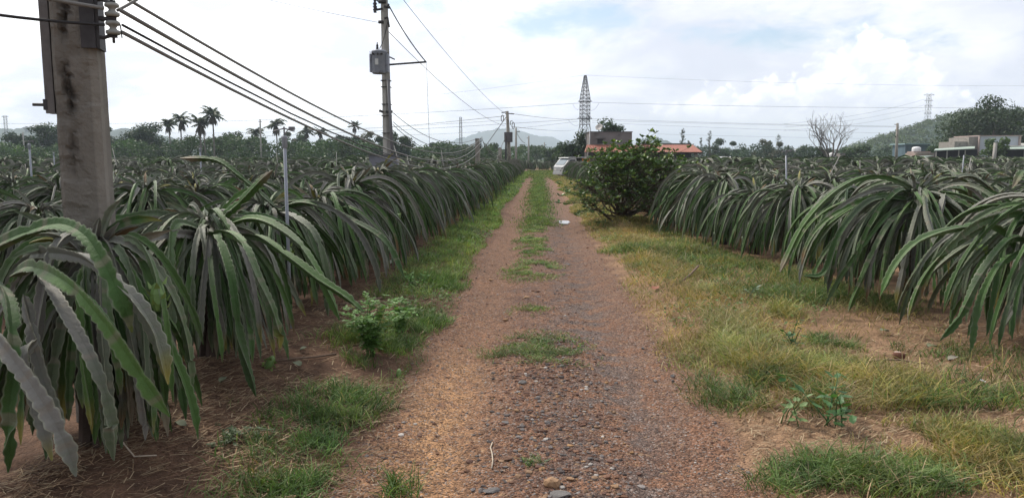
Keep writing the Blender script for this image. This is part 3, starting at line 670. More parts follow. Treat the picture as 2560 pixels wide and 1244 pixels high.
LG, RG = 'dragon fruit plants lining the left of the dirt road', 'dragon fruit plants lining the right of the dirt road'
LF, RF = 'dragon fruit plants in the left field behind its roadside row', 'dragon fruit plants in the right field behind its roadside row'
def build_plants():
    n_ind = 0
    # --- left roadside row; the first three are shaped to the photo
    p1 = (-2.38, 3.95); b1 = (p1[0], p1[1], float(hfun(*p1)))
    h1 = hero([([(-60, 640, 3.7), (60, 585, 3.6), (150, 562, 3.5), (215, 590, 3.35), (262, 660, 3.25), (300, 740, 3.2), (330, 830, 3.2)], .055, .0),
               ([(30, 690, 3.9), (80, 668, 3.6), (170, 705, 3.3), (260, 800, 3.15), (350, 930, 3.1), (425, 1040, 3.1)], .055, .1),
               ([(60, 640, 4.0), (140, 632, 3.7), (220, 650, 3.4), (290, 705, 3.25), (350, 770, 3.2), (395, 860, 3.2), (420, 960, 3.2)], .055, .85),
               ([(-40, 800, 3.3), (0, 850, 3.1), (80, 960, 3.0), (150, 1080, 2.95), (190, 1190, 2.95)], .055, .95),
               ([(60, 740, 3.5), (80, 830, 3.35), (110, 940, 3.3), (150, 1060, 3.25), (170, 1160, 3.2)], .05, .7),
               ([(110, 690, 3.7), (150, 760, 3.4), (230, 900, 3.2), (270, 1020, 3.15), (285, 1150, 3.15)], .05, .9),
               ([(-10, 700, 3.6), (20, 760, 3.3), (30, 900, 3.1), (25, 1050, 3.05), (20, 1180, 3.05)], .05, .15),
               ([(90, 850, 3.3), (60, 900, 3.2), (95, 1020, 3.15), (130, 1150, 3.1)], .045, .8)], b1)
    place_plant(*p1, 'nearest left dragon fruit plant, with broad green arms, in front of the thick concrete pole', LG, 'near', 0, 1.0, 0.0,
                make_plant(11, 175, .017, .031, True, 'near', h1, nf=2, hmax=1.12, reach=.9, squash=.52))
    p2 = (-2.55, 5.75); b2 = (p2[0], p2[1], float(hfun(*p2)))
    h2 = hero([([(560, 600, 5.7), (640, 592, 5.3), (720, 640, 5.0), (800, 700, 4.85), (870, 745, 4.8), (910, 780, 4.75)], .05, .05),
               ([(540, 570, 5.8), (640, 545, 5.5), (740, 600, 5.2), (800, 690, 5.0), (850, 800, 4.9)], .05, .2),
               ([(500, 600, 5.6), (560, 580, 5.2), (610, 610, 4.9), (650, 700, 4.75), (690, 800, 4.7), (700, 880, 4.7)], .048, .1),
               ([(560, 620, 5.5), (545, 590, 5.2), (580, 700, 4.9), (600, 850, 4.8), (640, 990, 4.8)], .048, .1),
               ([(520, 580, 5.6), (440, 560, 5.3), (425, 650, 5.0), (430, 760, 4.9), (420, 850, 4.85)], .05, .3),
               ([(540, 555, 5.7), (600, 505, 5.7), (650, 455, 5.65), (682, 425, 5.6)], .05, .0),
               ([(480, 575, 5.6), (400, 535, 5.5), (310, 545, 5.4), (240, 560, 5.3)], .045, .1),
               ([(500, 590, 5.6), (430, 585, 5.2), (330, 610, 5.0), (300, 680, 4.9), (310, 780, 4.9)], .05, .85)], b2)
    place_plant(*p2, 'dragon fruit plant just behind the thick concrete pole, an upright green shoot on top', LG, 'near', 1, 1.0, 0.0,
                make_plant(12, 180, .019, .0285, True, 'near', h2, nf=4, hmax=1.1, reach=.97, squash=.82))
    p3 = (-2.75, 7.6); b3 = (p3[0], p3[1], float(hfun(*p3)))
    h3 = hero([([(720, 525, 7.6), (800, 510, 7.2), (880, 560, 7.0), (930, 640, 6.9), (950, 730, 6.9)], .05, .85), ([(700, 530, 7.5), (740, 545, 7.0), (790, 590, 6.8), (815, 680, 6.7), (820, 790, 6.7)], .05, .8),
               ([(690, 520, 7.6), (600, 440, 7.7), (540, 400, 7.8), (450, 395, 7.9)], .05, .05), ([(690, 530, 7.6), (760, 505, 7.3), (860, 540, 7.1), (960, 600, 6.9), (1010, 690, 6.8)], .05, .1)], b3)
    place_plant(*p3, 'dragon fruit plant around the foot of the nearest white pipe riser', LG, 'near', 2, 1.0, 0.0,
                make_plant(13, 180, .021, .0285, True, 'near', h3, nf=3, hmax=1.14, reach=.97, squash=.8))
    # --- right roadside row start
    q1 = (4.55, 6.75); c1 = (q1[0], q1[1], float(hfun(*q1)))
    k1 = hero([([(2590, 700, 6.6), (2500, 575, 6.3), (2400, 570, 6.1), (2300, 600, 5.95), (2240, 660, 5.9), (2200, 740, 5.9)], .05, .05), ([(2600, 560, 6.6), (2540, 535, 6.3), (2440, 560, 6.1), (2350, 640, 6.0)], .05, .1),
               ([(2580, 600, 6.5), (2520, 600, 6.1), (2450, 690, 5.9), (2400, 790, 5.85), (2350, 850, 5.85)], .05, .05), ([(2570, 620, 6.4), (2500, 660, 6.0), (2450, 760, 5.9), (2425, 880, 5.85)], .05, .0),
               ([(2600, 470, 6.7), (2560, 430, 6.6), (2530, 470, 6.5)], .05, .0)], c1)
    place_plant(*q1, 'nearest dragon fruit plant at the right, bright green arms hanging over sandy soil', RG, 'near', 3, 1.0, 0.0, make_plant(14, 185, .019, .030, True, 'near', k1, nf=1, hmax=1.24, reach=1.0, squash=.9))
    q2 = (4.35, 8.9); c2 = (q2[0], q2[1], float(hfun(*q2)))
    k2 = hero([([(2300, 480, 8.8), (2200, 440, 8.4), (2100, 470, 8.1), (2010, 560, 7.9), (1950, 680, 7.8)], .05, .05), ([(2280, 500, 8.7), (2180, 500, 8.3), (2100, 580, 8.0), (2060, 680, 7.9), (2010, 690, 7.85)], .05, .1),
               ([(2330, 500, 8.6), (2300, 520, 8.2), (2270, 620, 8.0), (2240, 760, 7.9)], .055, .95), ([(2350, 520, 8.6), (2360, 490, 8.3), (2340, 580, 8.0), (2310, 740, 7.9)], .055, .9), ([(2340, 470, 8.9), (2420, 440, 8.9), (2490, 480, 8.9)], .05, .9),
               ([(2290, 520, 8.7), (2220, 560, 8.2), (2160, 680, 7.95), (2120, 780, 7.9)], .05, .05)], c2)
    place_plant(*q2, 'wide dragon fruit plant of the right row with pale grey arms at its centre', RG, 'near', 4, 1.05, 0.0, make_plant(15, 185, .020, .030, True, 'near', k2, nf=1, hmax=1.3, reach=1.08, squash=1.0))
    n_ind = 5
    places = []
    y = 9.3; k = 0
    while y < 92:
        places.append((-2.68 + random.uniform(-.15, .15) + .0 * y, y, 'L', k)); y += random.uniform(1.25, 1.6); k += 1
    y = 10.7; k = 0
    while y < 96:
        if not (63.5 < y < 70): places.append((float(right_foot(y)) + (1.55 if 17.6 < y < 21.6 else .85) + random.uniform(-.15, .15), y, 'R', k))
        y += random.uniform(1.2, 1.5); k += 1
    for x in np.arange(-3.2, 3.6, 1.5): places.append((x + random.uniform(-.2, .2), 99 + random.uniform(-.5, .5), 'E', 0))
    rest = []
    for col in range(1, 60):
        for sgn in (-1, 1):
            xb = -2.7 - 2.75 * col if sgn < 0 else 4.4 + 2.75 * col
            yy = 2.0 + random.uniform(0, 1.5)
            while yy < 128:
                x = xb + random.uniform(-.2, .2)
                if sgn > 0: x -= .9 * float(sst(9, 18, yy))
                xc = x * math.cos(YAW) + yy * math.sin(YAW); dc = -x * math.sin(YAW) + yy * math.cos(YAW)
                px = CX + xc / dc * 1890
                blocked = (abs(x + 5.4) < 1.2 and abs(yy - 26.5) < 1.6) or (x > 4 and 66 < yy and 1440 < px < 1770 and yy > 84) or (abs(x - 7) < 5 and 60 < yy < 70)
                blocked = blocked or (abs(x + 3.2) < .8 and yy < 5.2)
                if -180 < px < 2740 and not blocked and yy > 3.2: rest.append((dc, x, yy, sgn))
                yy += random.uniform(1.7, 2.1)
    rest.sort()
    room = 296 - n_ind - len(places)
    for x, y, side, k in places:
        kind = 'near' if y < 15.5 else 'mid' if y < 46 else 'far'
        lab = {'L': 'dragon fruit plant in the dense left roadside row, farther up than the white riser',
               'R': 'dragon fruit plant in the dense right roadside row, beyond the wide grey-armed one',
               'E': 'dark dragon fruit plant in the short row closing the far end of the road'}[side]
        place_plant(x, y, lab, {'L': LG + ', beyond the riser', 'R': RG + ', beyond the first two', 'E': 'dragon fruit plants across the far end of the road'}[side], kind, random.randrange(5), random.uniform(.95, 1.1))
    for dc, x, y, sgn in rest[:room]:
        kind = 'near' if dc < 9 else 'mid' if dc < 24 else 'far'
        place_plant(x, y, 'dragon fruit plant in the open left field, behind the roadside row' if sgn < 0 else 'dragon fruit plant in the open right field, behind the roadside row', LF if sgn < 0 else RF, kind, random.randrange(5), random.uniform(.92, 1.08))
    # --- the thousand or so beyond, one object
    mb = MB(); var = []
    for i in range(6):
        m = MB(); r = np.random.default_rng(500 + i)
        for j in range(30):
            az = 6.283 * j * .618 + r.normal(0, .1); P = stem_path((.1 * math.cos(az), .1 * math.sin(az), 1.1), az, R_(r.uniform(0, 60)), R_(r.uniform(-88, -60)), r.uniform(.9, 1.6), 7, r.uniform(.7, 1.1), 0, .1)
            add_flat_stem(m, P, .055, r, np.clip(r.normal(.1, .15) if r.random() < .66 else r.uniform(.6, 1), 0, 1))
        var.append((np.concatenate(m.V), np.concatenate(m.F[4]), np.concatenate(m.K)))
    for dc, x, y, sgn in rest[room:]:
        V, Q, K = var[random.randrange(6)]; a = random.uniform(0, 6.28); s = random.uniform(.9, 1.1); c_, s_ = math.cos(a) * s, math.sin(a) * s
        W = np.stack([V[:, 0] * c_ - V[:, 1] * s_ + x, V[:, 0] * s_ + V[:, 1] * c_ + y, V[:, 2] * s * random.uniform(1.05, 1.2) + float(hfun(x, y))], 1)
        mb.add(W, Q, K)
    tag(mb.build('distant_dragon_fruit', STEM_M()), 'far rows of dragon fruit plants merging into one grey-green field', 'dragon fruit field', kind='stuff')
    print('plants', n_ind + len(places) + room, 'rest', len(rest) - room)
build_plants()
# ---------------------------------------------------------------- trees and other plants
LEAF_M = lambda: M('tree_leaf', attr=True, rough=.55, spec=.25, transl=.22)
BARK_M = lambda: M('bark', (.10, .08, .065), rough=.95, n=4, amt=.3, bump=.5)
def leaf_quads(mb, c, size, r, col, nrm=None, asp=.55):
    n = len(c); N = r.normal(size=(n, 3)) if nrm is None else nrm + r.normal(0, .55, (n, 3))
    N /= np.linalg.norm(N, axis=1, keepdims=True); A = np.cross(N, r.normal(size=(n, 3))); A /= np.maximum(np.linalg.norm(A, axis=1, keepdims=True), 1e-6); B = np.cross(N, A)
    s = (size * r.uniform(.6, 1.4, n))[:, None]
    V = np.stack([c - A * s, c - B * s * asp + N * s * .12, c + A * s, c + B * s * asp + N * s * .12], 1)
    mb.add(V.reshape(-1, 3), (np.arange(n) * 4)[:, None] + np.arange(4)[None], np.repeat(col, 4, 0))
def crown(mb, c, rad, r, clumps=16, per=90, size=.35, cols=((.045, .085, .03), (.075, .12, .045)), fill=.35, low=-.6):
    """leaf clumps spread over an ellipsoid, with gaps between them"""
    c = np.asarray(c, float); rad = np.asarray(rad, float); cen = []
    for k in range(clumps):
        d = unit(r.normal(size=3)); d[2] = max(d[2], low); q = r.uniform(.5, .86) if r.random() > fill else r.uniform(.1, .5)
        cc = c + d * rad * q; rr = rad.mean() * r.uniform(.24, .42); cen.append(cc)
        n = int(per * r.uniform(.7, 1.3)); u = r.normal(size=(n, 3)); u /= np.linalg.norm(u, axis=1, keepdims=True)
        P = cc + u * rr * (r.random((n, 1)) ** .45) * np.array((1.15, 1.15, .8))
        base = np.array(cols[0]) + (np.array(cols[1]) - np.array(cols[0])) * r.random()
        leaf_quads(mb, P, size, r, base * r.uniform(.7, 1.35, (n, 1)), u * np.array((1, 1, 1.3)))
    return cen
def limbs(mb, foot, cen, r, rad, split=.45, k=6):
    foot = np.asarray(foot, float); top = np.mean(cen, 0); s = foot + (top - foot) * split
    n = 7; t = np.linspace(0, 1, n)[:, None]; w = np.cumsum(r.normal(0, rad * .25, (n, 3)), 0) * np.array((1, 1, 0)); w[0] = 0
    P = foot + (s - foot) * t + w; mb.tube(P, rad * (1.25 - .5 * t[:, 0]), k)
    for cc in cen:
        b = P[r.integers(3, n)]; m = (b + cc) / 2 + r.normal(0, np.linalg.norm(cc - b) * .1, 3)
        mb.tube([b, b * .45 + m * .55, m, cc * .6 + m * .4, cc], np.array((.5, .42, .33, .2, .08)) * rad, 5)
def tree(name, label, px, top, wpx, d, cat='tree', group=None, base_py=None, shape=1.0, clumps=16, per=90, size=None, cols=((.030, .060, .026), (.055, .095, .036)), trunk=.22, low=-.6, seed=None, fill=.35, bottom=.16, split=.5):
    r = np.random.default_rng(int(px * 7 + top) if seed is None else seed); f = at(px, 393, d); f[2] = 0; pm = d / 1890.0
    zt = at(px, top, d)[2]; w = wpx * pm / 2; hz = (zt * (1 - bottom)) / 2; cz = zt - hz
    t = thing(name, label, cat, f, group); mb = MB()
    cen = crown(mb, (f[0], f[1], cz), (w * 1.12, w, hz * shape * 1.12), r, clumps, per, size or max(.05, 1.6 * pm * 1.8), cols, fill, low)
    tm = MB(); limbs(tm, f - np.array((0, 0, .2)), cen, r, trunk * zt / 8, split)
    tm.build('trunk', BARK_M(), t, True, f); mb.build('crown', LEAF_M(), t, False, f)
    return t
def palm(px, top, d, wpx, label, lean=0, seed=None, base_px=None, twin=False):
    r = np.random.default_rng(int(px * 3 + top)); f = at(px, 393, d); f[2] = 0; pm = d / 1890
    zt = at(px, top, d)[2]; R = wpx * 1.06 * pm / 2; hd = np.array((f[0] + lean * pm, f[1], zt - R * .62))
    t = thing('areca_palm', label, 'palm tree', f, 'areca palms standing above the far tree line'); tm = MB(); q = np.linspace(0, 1, 9)[:, None]
    P = f - np.array((0, 0, .2)) + (hd - f) * q + np.sin(q * 3) * np.array((r.normal(0, .15), 0, 0)); P[-1] = hd; tm.tube(P, .17 - .05 * q[:, 0], 7)
    if twin: tm.tube(P + np.array((.9, .2, 0)) * (1 - q * .4), .15 - .05 * q[:, 0], 7)
    tm.build('trunk', M('palm_trunk', (.16, .145, .125), n=3, amt=.25, rough=.9), t, True, f); mb = MB()
    def frond(az, ph0, ph1, L, col, wid):
        n = 12; P = stem_path(hd, az, ph0, ph1, L, n, 1.1, 0, -9); T = np.gradient(P, axis=0); T /= np.linalg.norm(T, axis=1, keepdims=True); S = np.cross(T, (0, 0, 1.)); S /= np.maximum(np.linalg.norm(S, axis=1, keepdims=True), 1e-6)
        mb.tube(P, np.linspace(.035, .01, n), 4, col)
        for i in range(2, n):
            for sgn in (-1, 1):
                for _ in range(2):
                    b = P[i] - T[i] * L / n * r.random(); l = wid * math.sin(math.pi * min(1, .18 + i / n * .85)) * r.uniform(.7, 1.15)
                    tip = b + S[i] * sgn * l * .75 + T[i] * l * .45 + np.array((0, 0, -l * r.uniform(.25, .7))); e = T[i] * .19
                    mb.add(np.array([b - e, b + e, tip]), [(0, 1, 2)], np.array(col) * r.uniform(.7, 1.3))
    nf = 20
    for k in range(nf): frond(k * 2.4 + r.normal(0, .2), R_(r.uniform(-10, 88)), R_(r.uniform(-88, 15)), R * r.uniform(.75, 1.4), (.045, .075, .032), R * .34)
    mb.build('fronds', LEAF_M(), t, False, f); mb = MB()
    for k in range(13): frond(k * 2.4, R_(r.uniform(-75, -45)), R_(-88), R * r.uniform(.7, 1.1), (.075, .065, .045), R * .22)
    mb.build('dead_fronds', LEAF_M(), t, False, f)
def casuarina(px, top, d, wpx, label, seed=0, group='thin feathery trees behind the orange roof'):
    r = np.random.default_rng(int(px)); f = at(px, 393, d); f[2] = 0; pm = d / 1890; zt = at(px, top, d)[2]; w = wpx * pm / 2
    t = thing('casuarina_tree', label, 'tree', f, group); tm = MB(); q = np.linspace(0, 1, 8)[:, None]; tm.tube(f + np.array((0, 0, zt)) * q + np.array((.12 * w, 0, 0)) * np.sin(q * 5), .16 * (1.05 - q[:, 0]), 5); mb = MB()
    for k in range(46):
        h = r.uniform(.15, .97); a = r.uniform(0, 6.28); L = w * (1.15 - h) * r.uniform(.6, 1.3) + .15; b = f + np.array((0, 0, zt * h))
        e = b + np.array((math.cos(a) * L, math.sin(a) * L, L * r.uniform(.3, 1.0))); tm.bar(b, e, .025); n = 22
        leaf_quads(mb, b + (e - b) * r.random((n, 1)) + r.normal(0, .09 * w, (n, 3)), .12, r, np.array((.05, .075, .05)) * r.uniform(.7, 1.3, (n, 1)), None, .3)
    tm.build('trunk', BARK_M(), t, True, f); mb.build('crown', LEAF_M(), t, False, f)

def build_trees():
    DK = ((.024, .048, .026), (.042, .076, .034)); MD = ((.035, .07, .028), (.065, .11, .04)); LT = ((.055, .10, .035), (.09, .14, .05)); BR = ((.06, .07, .035), (.09, .09, .05))
    G = 'broad trees of the far tree line on the left'
    for px, top, w, d, lab, cl, cols, kw in (
        (45, 316, 62, 170, 'dark slim tree near the left edge beyond the field', 14, DK, {}), (82, 345, 46, 165, 'low rounded dark tree just left of the concrete pole', 10, DK, {}),
        (128, 300, 84, 175, 'tall loose dark tree half hidden by the left side of the concrete pole', 18, DK, {}), (268, 322, 40, 180, 'narrow dark tree at the right edge of the concrete pole', 9, DK, {}),
        (300, 338, 70, 175, 'low dark tree between the concrete pole and the big round tree', 12, DK, {}), (372, 304, 92, 170, 'big round dense tree left of the palms', 24, DK, dict(bottom=.1, clumps=26)),
        (586, 325, 52, 210, 'round tree rising right of the tallest palm', 12, DK, {}), (745, 338, 50, 210, 'small tree behind the white riser', 10, MD, {}), (724, 335, 34, 210, 'thin airy tree beside the white riser', 7, BR, {}),
        (812, 350, 40, 215, 'low bushy tree under the short palm', 9, DK, {}), (868, 330, 50, 190, 'dense column-like bamboo-green tree behind the cables', 14, DK, dict(bottom=.02)), (846, 342, 24, 190, 'slim pointed tree next to the dense column-like tree', 7, DK, {}),
        (912, 326, 48, 200, 'airy light-crowned tree left of the transformer pole', 9, BR, {}), (985, 334, 74, 150, 'round bushy tree directly behind the transformer pole', 18, DK, dict(bottom=.04)), (948, 340, 34, 155, 'small round tree at the left of the transformer pole', 8, DK, {}),
        (1098, 358, 46, 190, 'low tree right of the transformer pole', 9, DK, {}), (1150, 362, 56, 200, 'low wide tree left of the short cable post', 9, MD, {}), (1235, 366, 52, 210, 'bushy tree at the foot of the far leaning pole', 10, DK, {}),
        (1300, 366, 40, 230, 'small tree at the end of the road, left of the gap', 8, MD, {}), (1342, 362, 40, 230, 'rounded green tree at the end of the road', 9, MD, {}), (1385, 366, 44, 180, 'round green tree at the end of the road, nearest the truck', 10, MD, {})):
        tree('tree', lab, px, top - 5, w * 1.12, d, group=G if px < 1200 else 'trees beyond the end of the road', clumps=int(kw.pop('clumps', cl) * 1.5), per=210, cols=cols, bottom=kw.pop('bottom', .06), size=2.6 * d / 1890, **kw)
    for px, top, d, w, lab, kw in ((425, 295, 160, 48, 'shaggy palm at the left end of the palm group', {}), (457, 283, 165, 54, 'palm with an upright spear leaf, second of the palm group', {}), (504, 288, 150, 62, 'palm with two close pale trunks and a full crown', dict(twin=True)),
                                   (536, 267, 150, 56, 'tallest palm, its crown high above the tree line', {}), (642, 316, 190, 46, 'palm beside the slim field pole', {}), (692, 294, 175, 54, 'palm just left of the white riser, dense drooping crown', {}),
                                   (768, 315, 190, 42, 'round-headed palm right of the white riser', {}), (803, 320, 190, 34, 'small palm between the riser and the cables', {}), (888, 304, 190, 34, 'spindly palm crossed by the cables', {})):
        palm(px, top, d, w, lab, **kw)
    # right of the road
    tree('mango_tree', 'leafy tree covering the foot of the nearest lattice tower', 1442, 318, 92, 96, clumps=26, per=170, size=.19, cols=DK, group='trees around the concrete house', bottom=.02)
    tree('mango_tree', 'rounded tree rising behind the flat concrete house', 1517, 290, 96, 108, clumps=24, per=170, size=.2, cols=DK, group='trees around the concrete house')
    tree('tree', 'low bushy tree on the right behind the truck', 1415, 362, 60, 100, clumps=12, per=120, cols=MD, group='trees around the concrete house', bottom=.0)
    for px, top, d, w, lab in ((1705, 322, 150, 26, 'thin feathery tree above the middle of the orange roof'), (1722, 352, 160, 14, 'small feathery tip right of the taller one over the orange roof'), (1773, 326, 190, 26, 'spire-like feathery tree just right of the orange roof'), (1752, 345, 190, 16, 'thin feathery tree at the right corner of the orange roof'), (1945, 336, 200, 30, 'sparse feathery tree leaning above the brown thicket')):
        casuarina(px, top, d, w, lab)
    for px, top, w, d, lab, cl, cols in ((1795, 350, 54, 200, 'dark bushy tree right of the orange-roofed house', 10, DK), (1828, 356, 34, 210, 'dark ragged tree with drooping top right of the house', 7, DK), (1860, 362, 50, 230, 'low dark tree in the middle of the right tree line', 8, DK),
                                         (1915, 352, 60, 210, 'brownish-green thicket tree with an airy crown', 10, BR), (1950, 358, 60, 200, 'dense brown-tinged thicket tree left of the bare tree', 10, BR), (1885, 366, 40, 230, 'low tree under the ball-shaped crown', 7, MD),
                                         (2045, 364, 66, 150, 'dark low tree at the left foot of the bare tree', 14, DK), (2140, 354, 58, 150, 'green bushy tree right of the bare tree', 14, MD), (1996, 366, 40, 260, 'low tree by the far pale roofs', 8, MD)):
        tree('tree', lab, px, top, w, d, clumps=cl, per=120, cols=cols, group='trees of the far tree line on the right', bottom=.03)
    # ball-crowned tree on a bare stem
    tree('tree', 'small tree with a ball-shaped crown on a bare stem', 1921, 351, 18, 260, clumps=8, per=90, cols=DK, group='trees of the far tree line on the right', bottom=.62, trunk=.12)
    # big tree over the farm sheds, the bushes around them
    tree('rain_tree', 'huge spreading dark tree towering over the farm sheds at the right', 2462, 244, 215, 135, clumps=70, per=260, size=.24, cols=((.018, .038, .016), (.042, .07, .026)), bottom=.02, trunk=.5, low=-.9)
    tree('tree', 'bushy green tree left of the grey brick shed', 2352, 352, 66, 120, clumps=20, per=170, size=.19, cols=MD, bottom=.0)
    tree('papaya_tree', 'thin-trunked leafy tree in front of the farm building', 2484, 342, 76, 98, clumps=15, per=75, size=.22, cols=LT, bottom=.35, trunk=.35, shape=.9)
    tree('bush', 'low green bush at the right edge in front of the farm shed', 2552, 384, 60, 70, cat='bush', clumps=10, per=120, size=.1, cols=MD, bottom=.0)
    # bare tree
    r = np.random.default_rng(5); f = at(2076, 393, 140); f[2] = 0; tm = MB()
    t = thing('bare_tree', 'leafless grey tree with a wide fan of twigs in the right tree line', 'tree', f); zt = at(2076, 288, 140)[2]
    def branch(p, d, L, rad, lvl):
        n = 5; P = [p]; d = unit(d)
        for i in range(n): d = unit(d + r.normal(0, .10, 3) + np.array((0, 0, .05))); P.append(P[-1] + d * L / n)
        tm.tube(P, np.linspace(rad, rad * .6, n + 1), 5 if lvl < 2 else 3)
        if lvl >= 5: return
        for k in range(3 if lvl < 3 else 2):
            a = r.normal(0, .62, 3) * np.array((1, .8, .5)); i = n if k == 0 else r.integers(2, n + 1); branch(P[i], d + a + np.array((0, 0, .12)), L * r.uniform(.6, .85), rad * (.66 if k == 0 else .5), lvl + 1)
    for a in (-.75, -.4, 0, .35, .7): branch(f + np.array((a * .2, 0, zt * .1)), np.array((a, r.normal(0, .3), 1.)), zt * .39, .19, 1)
    tm.tube([f - np.array((0, 0, .2)), f + np.array((0, 0, zt * .12))], [.3, .22], 8); tm.build('trunk', M('bare_bark', (.10, .088, .08), n=3, amt=.2), t, True, f)
    # thicket along the left horizon and at the far right: one mass
    for nm, lab, x0, x1, da, db, tops, cols, N in (('thicket', 'continuous low green thicket at the foot of the far left trees', 0, 1240, 150, 185, [(0, 372), (130, 372), (280, 365), (400, 362), (480, 350), (560, 352), (640, 350), (700, 362), (760, 358), (860, 360), (950, 364), (1050, 372), (1100, 366), (1240, 378)], MD, 1250),
                                              ('thicket', 'low hazy thicket along the right horizon below the sky', 1740, 2260, 190, 240, [(1740, 372), (1850, 372), (1950, 368), (2050, 374), (2150, 376), (2260, 380)], DK, 260),
                                              ('thicket', 'low green thicket across the far end of the road', 1210, 1480, 190, 230, [(1210, 378), (1330, 374), (1400, 376), (1480, 380)], MD, 170)):
        r = np.random.default_rng(x0 + 1); mb = MB()
        for k in range(N):
            px = r.uniform(x0 - 30, x1 + 20); d = r.uniform(da, db); top = np.interp(px, *zip(*tops)) - 5; zt = at(px, top, d)[2] * r.uniform(.3, 1.08) * (.82 + .4 * float(vnoise(px, 0, .03, 5))); c = at(px, 393, d); rr = r.uniform(.9, 1.7)
            c[2] = max(zt - rr * .7, .3); n = 70; u = r.normal(size=(n, 3)); u /= np.linalg.norm(u, axis=1, keepdims=True); P = c + u * rr * (r.random((n, 1)) ** .4); P[:, 2] = np.abs(P[:, 2])
            base = (np.array(cols[0]) + (np.array(cols[1]) - np.array(cols[0])) * r.random()) * (.6 + .9 * float(vnoise(px, d, .021, 6))); leaf_quads(mb, P, .26, r, base * r.uniform(.7, 1.3, (n, 1)), u)
        tag(mb.build(nm, LEAF_M()), lab, 'thicket', kind='stuff')
build_trees()

# ---------------------------------------------------------------- the leafy bush by the road
def build_bush():
    r = np.random.default_rng(42); f = gat(1556, 548); f[2] = float(hfun(f[0], f[1])); d = 19.2; pm = d / 1890
    t = thing('broadleaf_bush', 'large dark leafy bush on the right verge in front of the concrete house', 'bush', f); tm, mb = MB(), MB()
    tips = []
    for px, py, dd in ((1470, 500, 18.4), (1462, 460, 19), (1490, 430, 18.6), (1500, 405, 19.4), (1525, 395, 19), (1560, 405, 18.3), (1590, 388, 19.4), (1603, 362, 19.6), (1625, 398, 18.8), (1655, 412, 19.3), (1676, 430, 18.6), (1665, 480, 19.2), (1640, 510, 18.4), (1600, 440, 18.2),
                       (1560, 470, 18.0), (1520, 450, 18.2), (1500, 530, 18.2), (1540, 420, 20), (1610, 420, 20.3), (1580, 500, 18.2), (1555, 390, 20), (1635, 455, 20.2), (1680, 450, 19), (1675, 500, 19.2), (1650, 405, 19.5), (1480, 520, 19.6), (1620, 500, 19.8), (1515, 490, 18.0), (1575, 395, 18.6), (1480, 470, 20.3), (1550, 500, 20.5), (1650, 460, 18.3), (1605, 470, 17.9), (1530, 415, 18.2), (1590, 410, 18.4)):
        c = at(px, py, dd); tips.append(c)
    for k, c in enumerate(tips):
        b = f + np.array((r.normal(0, .08), r.normal(0, .08), 0)); m = b * .55 + c * .45 + np.array((0, 0, -.12)) + r.normal(0, .06, 3)
        tm.tube([b, b * .6 + m * .4, m, m * .4 + c * .6, c], np.array((.035, .03, .022, .014, .006)) * r.uniform(.8, 1.2), 6)
        tw = 15 if c[2] > .75 else 8
        for q in range(int(tw * r.uniform(.6, 3.0))):
            e = c + r.normal(0, .27, 3) * np.array((1.2, 1.1, .55 if c[2] > 1.5 else .8)); tm.tube([m * .3 + c * .7, (c + e) / 2, e], (.008, .005, .003), 4)
            out = unit(e - (f + np.array((0, 0, 1.0)))); n = 8
            for j in range(n):                                   # a rosette of obovate leaves at each twig tip
                a = j * 2.4 + r.normal(0, .3); L = r.uniform(.06, .13); ax = unit(out * .55 + np.array((0, 0, .45)) + .95 * np.array((math.cos(a), math.sin(a), r.normal(0, .25))))
                s = unit(np.cross(ax, (0, 0, 1.)) + r.normal(0, .2, 3)); nn = np.cross(s, ax); w = L * .30; b0 = e - out * .05 * r.random()
                V = np.array([b0, b0 + ax * L * .55 + s * w, b0 + ax * L * .9 + s * w * .75, b0 + ax * L, b0 + ax * L * .9 - s * w * .75, b0 + ax * L * .55 - s * w, b0 + ax * L * .6 - nn * .012])
                yl = r.random() < .16 and c[2] > 1.0
                mb.add(V, [(0, 1, 6), (1, 2, 6), (2, 3, 6), (3, 4, 6), (4, 5, 6), (5, 0, 6)], np.array((.17, .23, .055) if yl else (.066, .12, .036)) * r.uniform(.65, 1.5))
    tm.build('branches', BARK_M(), t, True, f); mb.build('foliage', M('glossy_leaf', attr=True, rough=.38, spec=.45, transl=.18), t, False, f)
build_bush()

